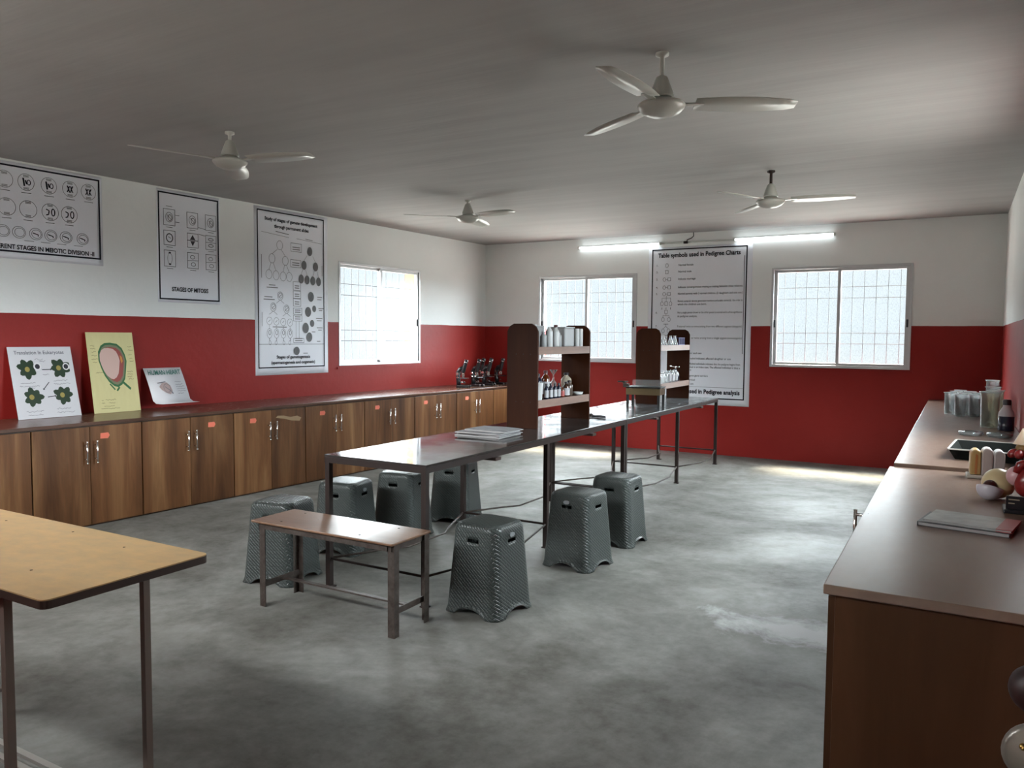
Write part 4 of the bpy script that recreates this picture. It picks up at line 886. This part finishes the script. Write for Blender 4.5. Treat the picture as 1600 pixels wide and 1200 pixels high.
# objects on the long tables
t = thing('heating_stand', 'four legged dark stand with brass sides and a clamp, before the far rack', 'stand', (-2.575, 7.06, TH), .10)
for sx_ in (-1, 1):
    for sy in (-1, 1): MB().cbox((sx_*.148, sy*.095, .095), (.022, .022, .19)).build('leg', M_DULL, t)
b = MB(); b.box(-.16, .16, -.108, -.104, .125, .185); b.box(-.16, .16, .104, .108, .125, .185); b.box(-.162, -.158, -.108, .108, .125, .185); b.box(.158, .162, -.108, .108, .125, .185); b.build('side_band', base('aged_brass', (.16, .12, .065), .3, .8), t)
MB().box(-.168, .168, -.114, .114, .19, .200).build('top_plate', M_DULL, t, bevel=.002)
b = MB(); b.box(-.135, .145, .02, .024, .200, .262); b.build('glass_plate', glass_mat('thin_glass', (.93, .94, .93), .05), t)
b = MB(); b.cbox((-.185, -.02, .205), (.05, .05, .035)); b.tube([(-.16, -.02, .195), (-.20, -.02, .225), (-.215, -.02, .24)], .014, 10); b.tube([(-.26, -.05, .243), (-.18, .02, .240)], .007, 8); b.build('clamp', M_RUST, t)
t = thing('forceps', 'dark metal clamp tool lying on the table beside the near rack', 'tool', (-2.585, 5.915, TH), -.28)
b = MB(); b.tube([(-.10, 0, .012), (-.06, .02, .02), (-.03, 0, .014), (-.06, -.02, .012), (-.10, 0, .012)], .010, 8); b.build('jaw', M_RUST, t)
b = MB(); b.tube([(-.04, 0, .012), (.10, 0, .012)], .011, 8); b.build('handle', base('grey_grip', (.10, .10, .11), .5), t)
# folded newspapers
NEWS = base('newsprint', (.24, .24, .245), .55); _g = G(NEWS); _n = _g.noise(_g.coord('Object', (1, 6, 1), rnd=9), 9, 5, .7); _g.col(_g.ramp(_n, [(.35, (.15, .15, .16)), (.62, (.32, .32, .33))])); NEWSE = base('newsprint_edge', (.40, .39, .39), .6)
def paper(z, dx, dy, rz, w_, d_, th, label):
    t = thing('folded_newspaper', label, 'newspaper', (-2.735+dx, 4.46+dy, z), rz, 'folded newspapers on the black table')
    b = MB(); n = 16; vs = []; m_ = 6
    for i in range(n+1):
        for j in range(m_+1):
            x = -w_/2+w_*i/n; y = -d_/2+d_*j/m_; e = (i/n)
            vs.append((x, y, th*(1-.55*max(0, (e-.85)/.15)**2)+.0008*math.sin(x*25+y*12)))
    N_ = len(vs); lo = [(x, y, 0) for x, y, z_ in vs]; fs = [(i*(m_+1)+j, (i+1)*(m_+1)+j, (i+1)*(m_+1)+j+1, i*(m_+1)+j+1) for i in range(n) for j in range(m_)]
    b.add(vs+lo, fs+[tuple(a+N_ for a in f[::-1]) for f in fs], True)
    rim = [i*(m_+1) for i in range(n+1)]+[n*(m_+1)+j for j in range(1, m_+1)]+[i*(m_+1)+m_ for i in range(n-1, -1, -1)]+[j for j in range(m_-1, 0, -1)]
    b.cur = 1; b.add([vs[k] for k in rim]+[lo[k] for k in rim], [(k, (k+1) % len(rim), (k+1) % len(rim)+len(rim), k+len(rim)) for k in range(len(rim))])
    b.build('sheets', [NEWS, NEWSE], t)
z = TH+.0003
for k, (dx, dy, rz, w_, d_, th, lab) in enumerate(((.0, 0, .02, .34, .30, .009, 'bottom folded newspaper of the pile on the black table'), (.012, .01, -.03, .335, .295, .009, 'second folded newspaper from the bottom of the pile'), (.005, -.012, .04, .335, .295, .008, 'third folded newspaper, just below the top one'), (.03, .03, -.02, .31, .25, .010, 'top grey folded newspaper of the pile on the black table'))):
    paper(z, dx, dy, rz, w_, d_, th, lab); z += th+.0012

# ------------------------------------------------------------------ glassware and models on the right counter
zc = RZ+.0105
Z3 = RZ+.0105; Z2 = RZ+.0165; Z1 = RZ+.0005
def beaker(label, x, y, z, r, h, m=None, grp='glass beakers on the far counter'):
    t = thing('glass_beaker', label, 'beaker', (x, y, z), 0, grp); w_ = .0035
    MB().lathe([(.001, 0), (r*.80, 0), (r*.84, .004), (r*.93, h*.96), (r*1.02, h*.985), (r*.93-w_, h*.96), (r*.84-w_, .008), (.001, .006)], 28, cap=False).build('body', m or M_GLASS, t)
    MB().lathe([(r*1.00, h*.982), (r*1.09, h*.99), (r*1.10, h), (r*1.03, h+.001), (r*.97, h*.985)], 28, cap=False).build('rim', M_RIM, t); return t
bk = [(.02, 7.45, 'glass beaker at the front of the beaker cluster, left of centre'), (.123, 7.49, 'glass beaker at the front right of the left cluster'), (-.055, 7.62, 'leftmost glass beaker of the counter cluster'), (.055, 7.66, 'glass beaker directly behind the front one'),
      (.155, 7.70, 'glass beaker behind the front right one'), (-.01, 7.84, 'glass beaker in the third row at the left'), (.095, 7.88, 'glass beaker in the third row at the right'), (.02, 8.05, 'rearmost glass beaker of the left cluster')]
for x, y, lab in bk: beaker(lab, x, y, Z3, .047, .185)
for x, y, r, h, m, lab in ((.205, 6.56, .066, .255, M_YGLASS, 'large yellowish glass jar in front of the right glassware group'), (.255, 7.0, .055, .25, M_YGLASS, 'tall glass jar behind the yellowish one'), (.245, 7.30, .055, .26, M_GLASS, 'tall flared glass jar third along the right wall'), (.25, 7.62, .05, .30, M_GLASS, 'tallest narrow glass jar at the back of the right group')):
    beaker(lab, x, y, Z3 if y > 6.82 else Z2, r, h, m, 'tall glass jars by the right wall')
t = thing('dark_bottle', 'black bottle with white shoulder by the right wall on the middle counter unit', 'bottle', (.298, 6.38, Z2)); MB().lathe([(.048, 0), (.05, .004), (.05, .10), (.001, .10)], 22).build('body', M_BLU, t); MB().lathe([(.05, .1005), (.047, .125), (.024, .165), (.022, .178)], 22).build('shoulder', base('white_shoulder', (.5, .45, .46), .4), t); MB().lathe([(.026, .178), (.027, .210), (.02, .216)], 18).build('cap', M_CAPB, t)
for x, y, lab in ((.085, 5.95, 'left flat glass dish on the middle counter unit'), (.245, 5.93, 'right flat glass dish on the middle counter unit')):
    t = thing('petri_dish', lab, 'dish', (x, y, Z2), 0, 'flat glass dishes'); MB().lathe([(.001, 0), (.066, 0), (.068, .018), (.066, .018), (.064, .003), (.001, .002)], 30, cap=False).build('bottom', M_GLASS, t); MB().lathe([(.001, .0205), (.071, .0205), (.072, .008), (.0735, .008), (.0725, .023), (.001, .023)], 30, cap=False).build('lid', M_GLASS, t)
t = thing('dissecting_tray', 'dark open tray with pale flared rim on the middle counter unit', 'tray', (.15, 4.87, Z2), -.08)
def pan(w0, d0, w1, d1, h): return [(-w0/2, -d0/2, 0), (w0/2, -d0/2, 0), (w0/2, d0/2, 0), (-w0/2, d0/2, 0), (-w1/2, -d1/2, h), (w1/2, -d1/2, h), (w1/2, d1/2, h), (-w1/2, d1/2, h)]
b = MB(); v1 = pan(.27, .40, .33, .46, .055); v2 = [(x*.97, y*.975, max(.004, z_)) for x, y, z_ in v1]; v2 = [(x, y, z_+.0005 if z_ > .01 else z_) for x, y, z_ in v2]
b.add(v1+v2, [(3, 2, 1, 0), (0, 1, 5, 4), (1, 2, 6, 5), (2, 3, 7, 6), (3, 0, 4, 7), (8, 9, 10, 11), (8, 12, 13, 9), (9, 13, 14, 10), (10, 14, 15, 11), (11, 15, 12, 8)]); b.build('pan', base('tray_dark_wax', (.007, .008, .007), .85, spec=.1), t)
b = MB()
for a, c in ((4, 5), (5, 6), (6, 7), (7, 4)): b.bar(v1[a], v1[c], .010, .006)
b.build('rim', M_BARE, t)
t = thing('tissue_model', 'teaching model of tan and white rounded columns on a thin base', 'model', (.125, 4.22, Z1), .05)
MB().box(-.078, .085, -.05, .05, 0, .016).build('base', base('cream_base', (.42, .37, .31), .5), t, bevel=.004)
def lump(x0, x1, d_, h): 
    m = MB(); n = 10; xc, hw = (x0+x1)/2, (x1-x0)/2; pr = [(x0, 0)]+[(xc+hw*math.cos(PI-PI*k/n), h-hw*1.1+hw*1.1*math.sin(PI-PI*k/n)) for k in range(n+1)]+[(x1, 0)]
    m.prism(pr[::-1], -d_/2, d_/2); m.T = None; return m
for x0, x1, h, c in ((-.066, -.022, .118, ('tan_model_paint', (.34, .22, .08))), (-.020, .026, .126, ('offwhite_model_paint', (.34, .29, .27))), (.028, .072, .118, ('greyish_model_paint', (.30, .27, .26)))):
    m = lump(x0, x1, .085, h); m.T = None; m.build('column', base(c[0], c[1], .45), t, (0, 0, .016), bevel=.006)
MB().prism([(-.047, .02), (-.038, .02), (-.036, .11), (-.045, .115)], -.0455, -.043).build('stripe', base('orange_model_stripe', (.33, .12, .03), .5), t)
# flower model by the wall
t = thing('flower_model', 'dark red petalled flower model with tan pointed cap by the right wall', 'model', (.285, 4.55, Z2), .2)
RED1 = base('dark_red_gloss', (.17, .012, .012), .25)
MB().lathe([(.045, 0), (.045, .008), (.008, .014), (.007, .05)], 18).build('stem', M_CAPB, t)
for k in range(6):
    a = 2*PI*k/6; b = MB(); b.T = Matrix.Rotation(a, 4, 'Z'); b.ball((.037, 0, .068), .030, 14, 8, (1, .85, .72), Matrix.Rotation(.5, 3, 'Y')); b.build('petal', RED1, t)
MB().ball((0, 0, .092), .030, 16, 10).build('centre', base('yellow_model_centre', (.26, .15, .04), .45), t)
MB().lathe([(.042, .115), (.036, .122), (.004, .190), (.001, .192)], 20).build('cap', base('tan_cap', (.36, .25, .17), .5), t)
# eye model
t = thing('eye_model', 'opened eyeball model with white bowl, dark red ball and cream dome', 'model', (.125, 3.63, Z1), 0)
Mx = Matrix.Rotation(-.35, 3, 'X') @ Matrix.Rotation(.15, 3, 'Y'); b = MB()
b.lathe([(.048*math.sin(a), -.048*math.cos(a)) for a in [.15+(PI/2-.1)*k/8 for k in range(9)]]+[(.044*math.sin(a), -.044*math.cos(a)) for a in [PI/2+.05-(PI/2-.1)*k/8 for k in range(9)]], 26, (0, 0, .048), Mx); b.build('bowl', base('white_model_shell', (.42, .39, .42), .3), t)
MB().ball((0, 0, .056), .026, 18, 12).build('inner_ball', base('maroon_ball', (.035, .006, .006), .3), t)
b = MB(); b.ball((.030, .055, .062), .060, 24, 14); b.build('dome', base('cream_dome', (.46, .36, .20), .35), t)
# heart model
t = thing('heart_model', 'red and pink heart model on a black stand by the right wall', 'model', (.232, 3.44, Z1), 0)
MB().box(-.07, .075, -.06, .06, 0, .014).build('base', M_BLACKP, t, bevel=.003)
b = MB(); b.box(-.062, .065, -.040, -.030, .0145, .062); pl = b.build('name_plate', M_BLACKP, t)
b = Ink(); b.y = -.0405
b.line(-.055, .05, -.02, .05, .004); b.line(-.055, .036, -.035, .036, .004); b.build('gold_mark', base('gold_mark', (.45, .40, .30), .3, .5), pl)
MB().tube([(0, 0, .014), (0, .0, .075)], .010, 10).build('post', base('pale_green_post', (.28, .33, .29), .5), t)
b = MB(); b.ball((.01, 0, .115), .055, 22, 14, (.85, .8, 1.1), Matrix.Rotation(.35, 3, 'Y')); b.build('ventricle', RED1, t)
b = MB(); b.ball((-.030, .02, .130), .034, 18, 12, (1, 1, 1.1)); b.build('atrium', base('pink_model_paint', (.46, .26, .27), .35), t)
b = MB(); b.tube([(-.03, 0, .145), (-.02, .0, .175), (.01, 0, .190), (.045, .01, .178), (.07, .01, .15)], [.016, .017, .017, .016, .014], 12); b.build('aorta', RED1, t)
MB().tube([(.02, .01, .15), (.035, .015, .19), (.055, .02, .20)], .013, 12).build('artery', base('pale_lilac_paint', (.40, .38, .44), .35), t)
# books
def book(label, z, x, y, rz, w_, d_, th, cm, em):
    t = thing('book', label, 'book', (x, y, z), rz, 'books on the near counter')
    b = MB(); b.box(-w_/2, w_/2, -d_/2, d_/2, 0, .002); b.box(-w_/2, w_/2, -d_/2, d_/2, th-.002, th); b.box(-w_/2, -w_/2+.003, -d_/2, d_/2, .002, th-.002); b.build('cover', cm, t)
    MB().box(-w_/2+.003, w_/2-.003, -d_/2+.002, d_/2-.003, .002, th-.002).build('pages', em, t)
PG = base('grey_pages', (.26, .25, .25), .7); BKM = base('dark_book_cover', (.05, .05, .055), .4); GC = base('grey_green_book_cover', (.25, .27, .25), .35)
_g = G(GC); _c = _g.coord('Object'); _s = _g.n('ShaderNodeSeparateXYZ'); _g.l(_c, _s.inputs[0]); _k = _g.n('ShaderNodeMath', operation='GREATER_THAN'); _g.l(_s.outputs['X'], _k.inputs[0]); _k.inputs[1].default_value = .085
_n = _g.noise(_c, 20, 3); _g.col(_g.mix(_k.outputs[0], _g.ramp(_n, [(.35, (.22, .23, .215)), (.65, (.30, .32, .30))]), (.30, .07, .07)))
book('lower dark covered book near the counter edge', Z1, .045, 3.075, -.17, .272, .20, .014, BKM, PG)
book('upper grey green book with a red end near the counter edge', Z1+.0145, .058, 3.08, -.19, .262, .195, .009, GC, PG)
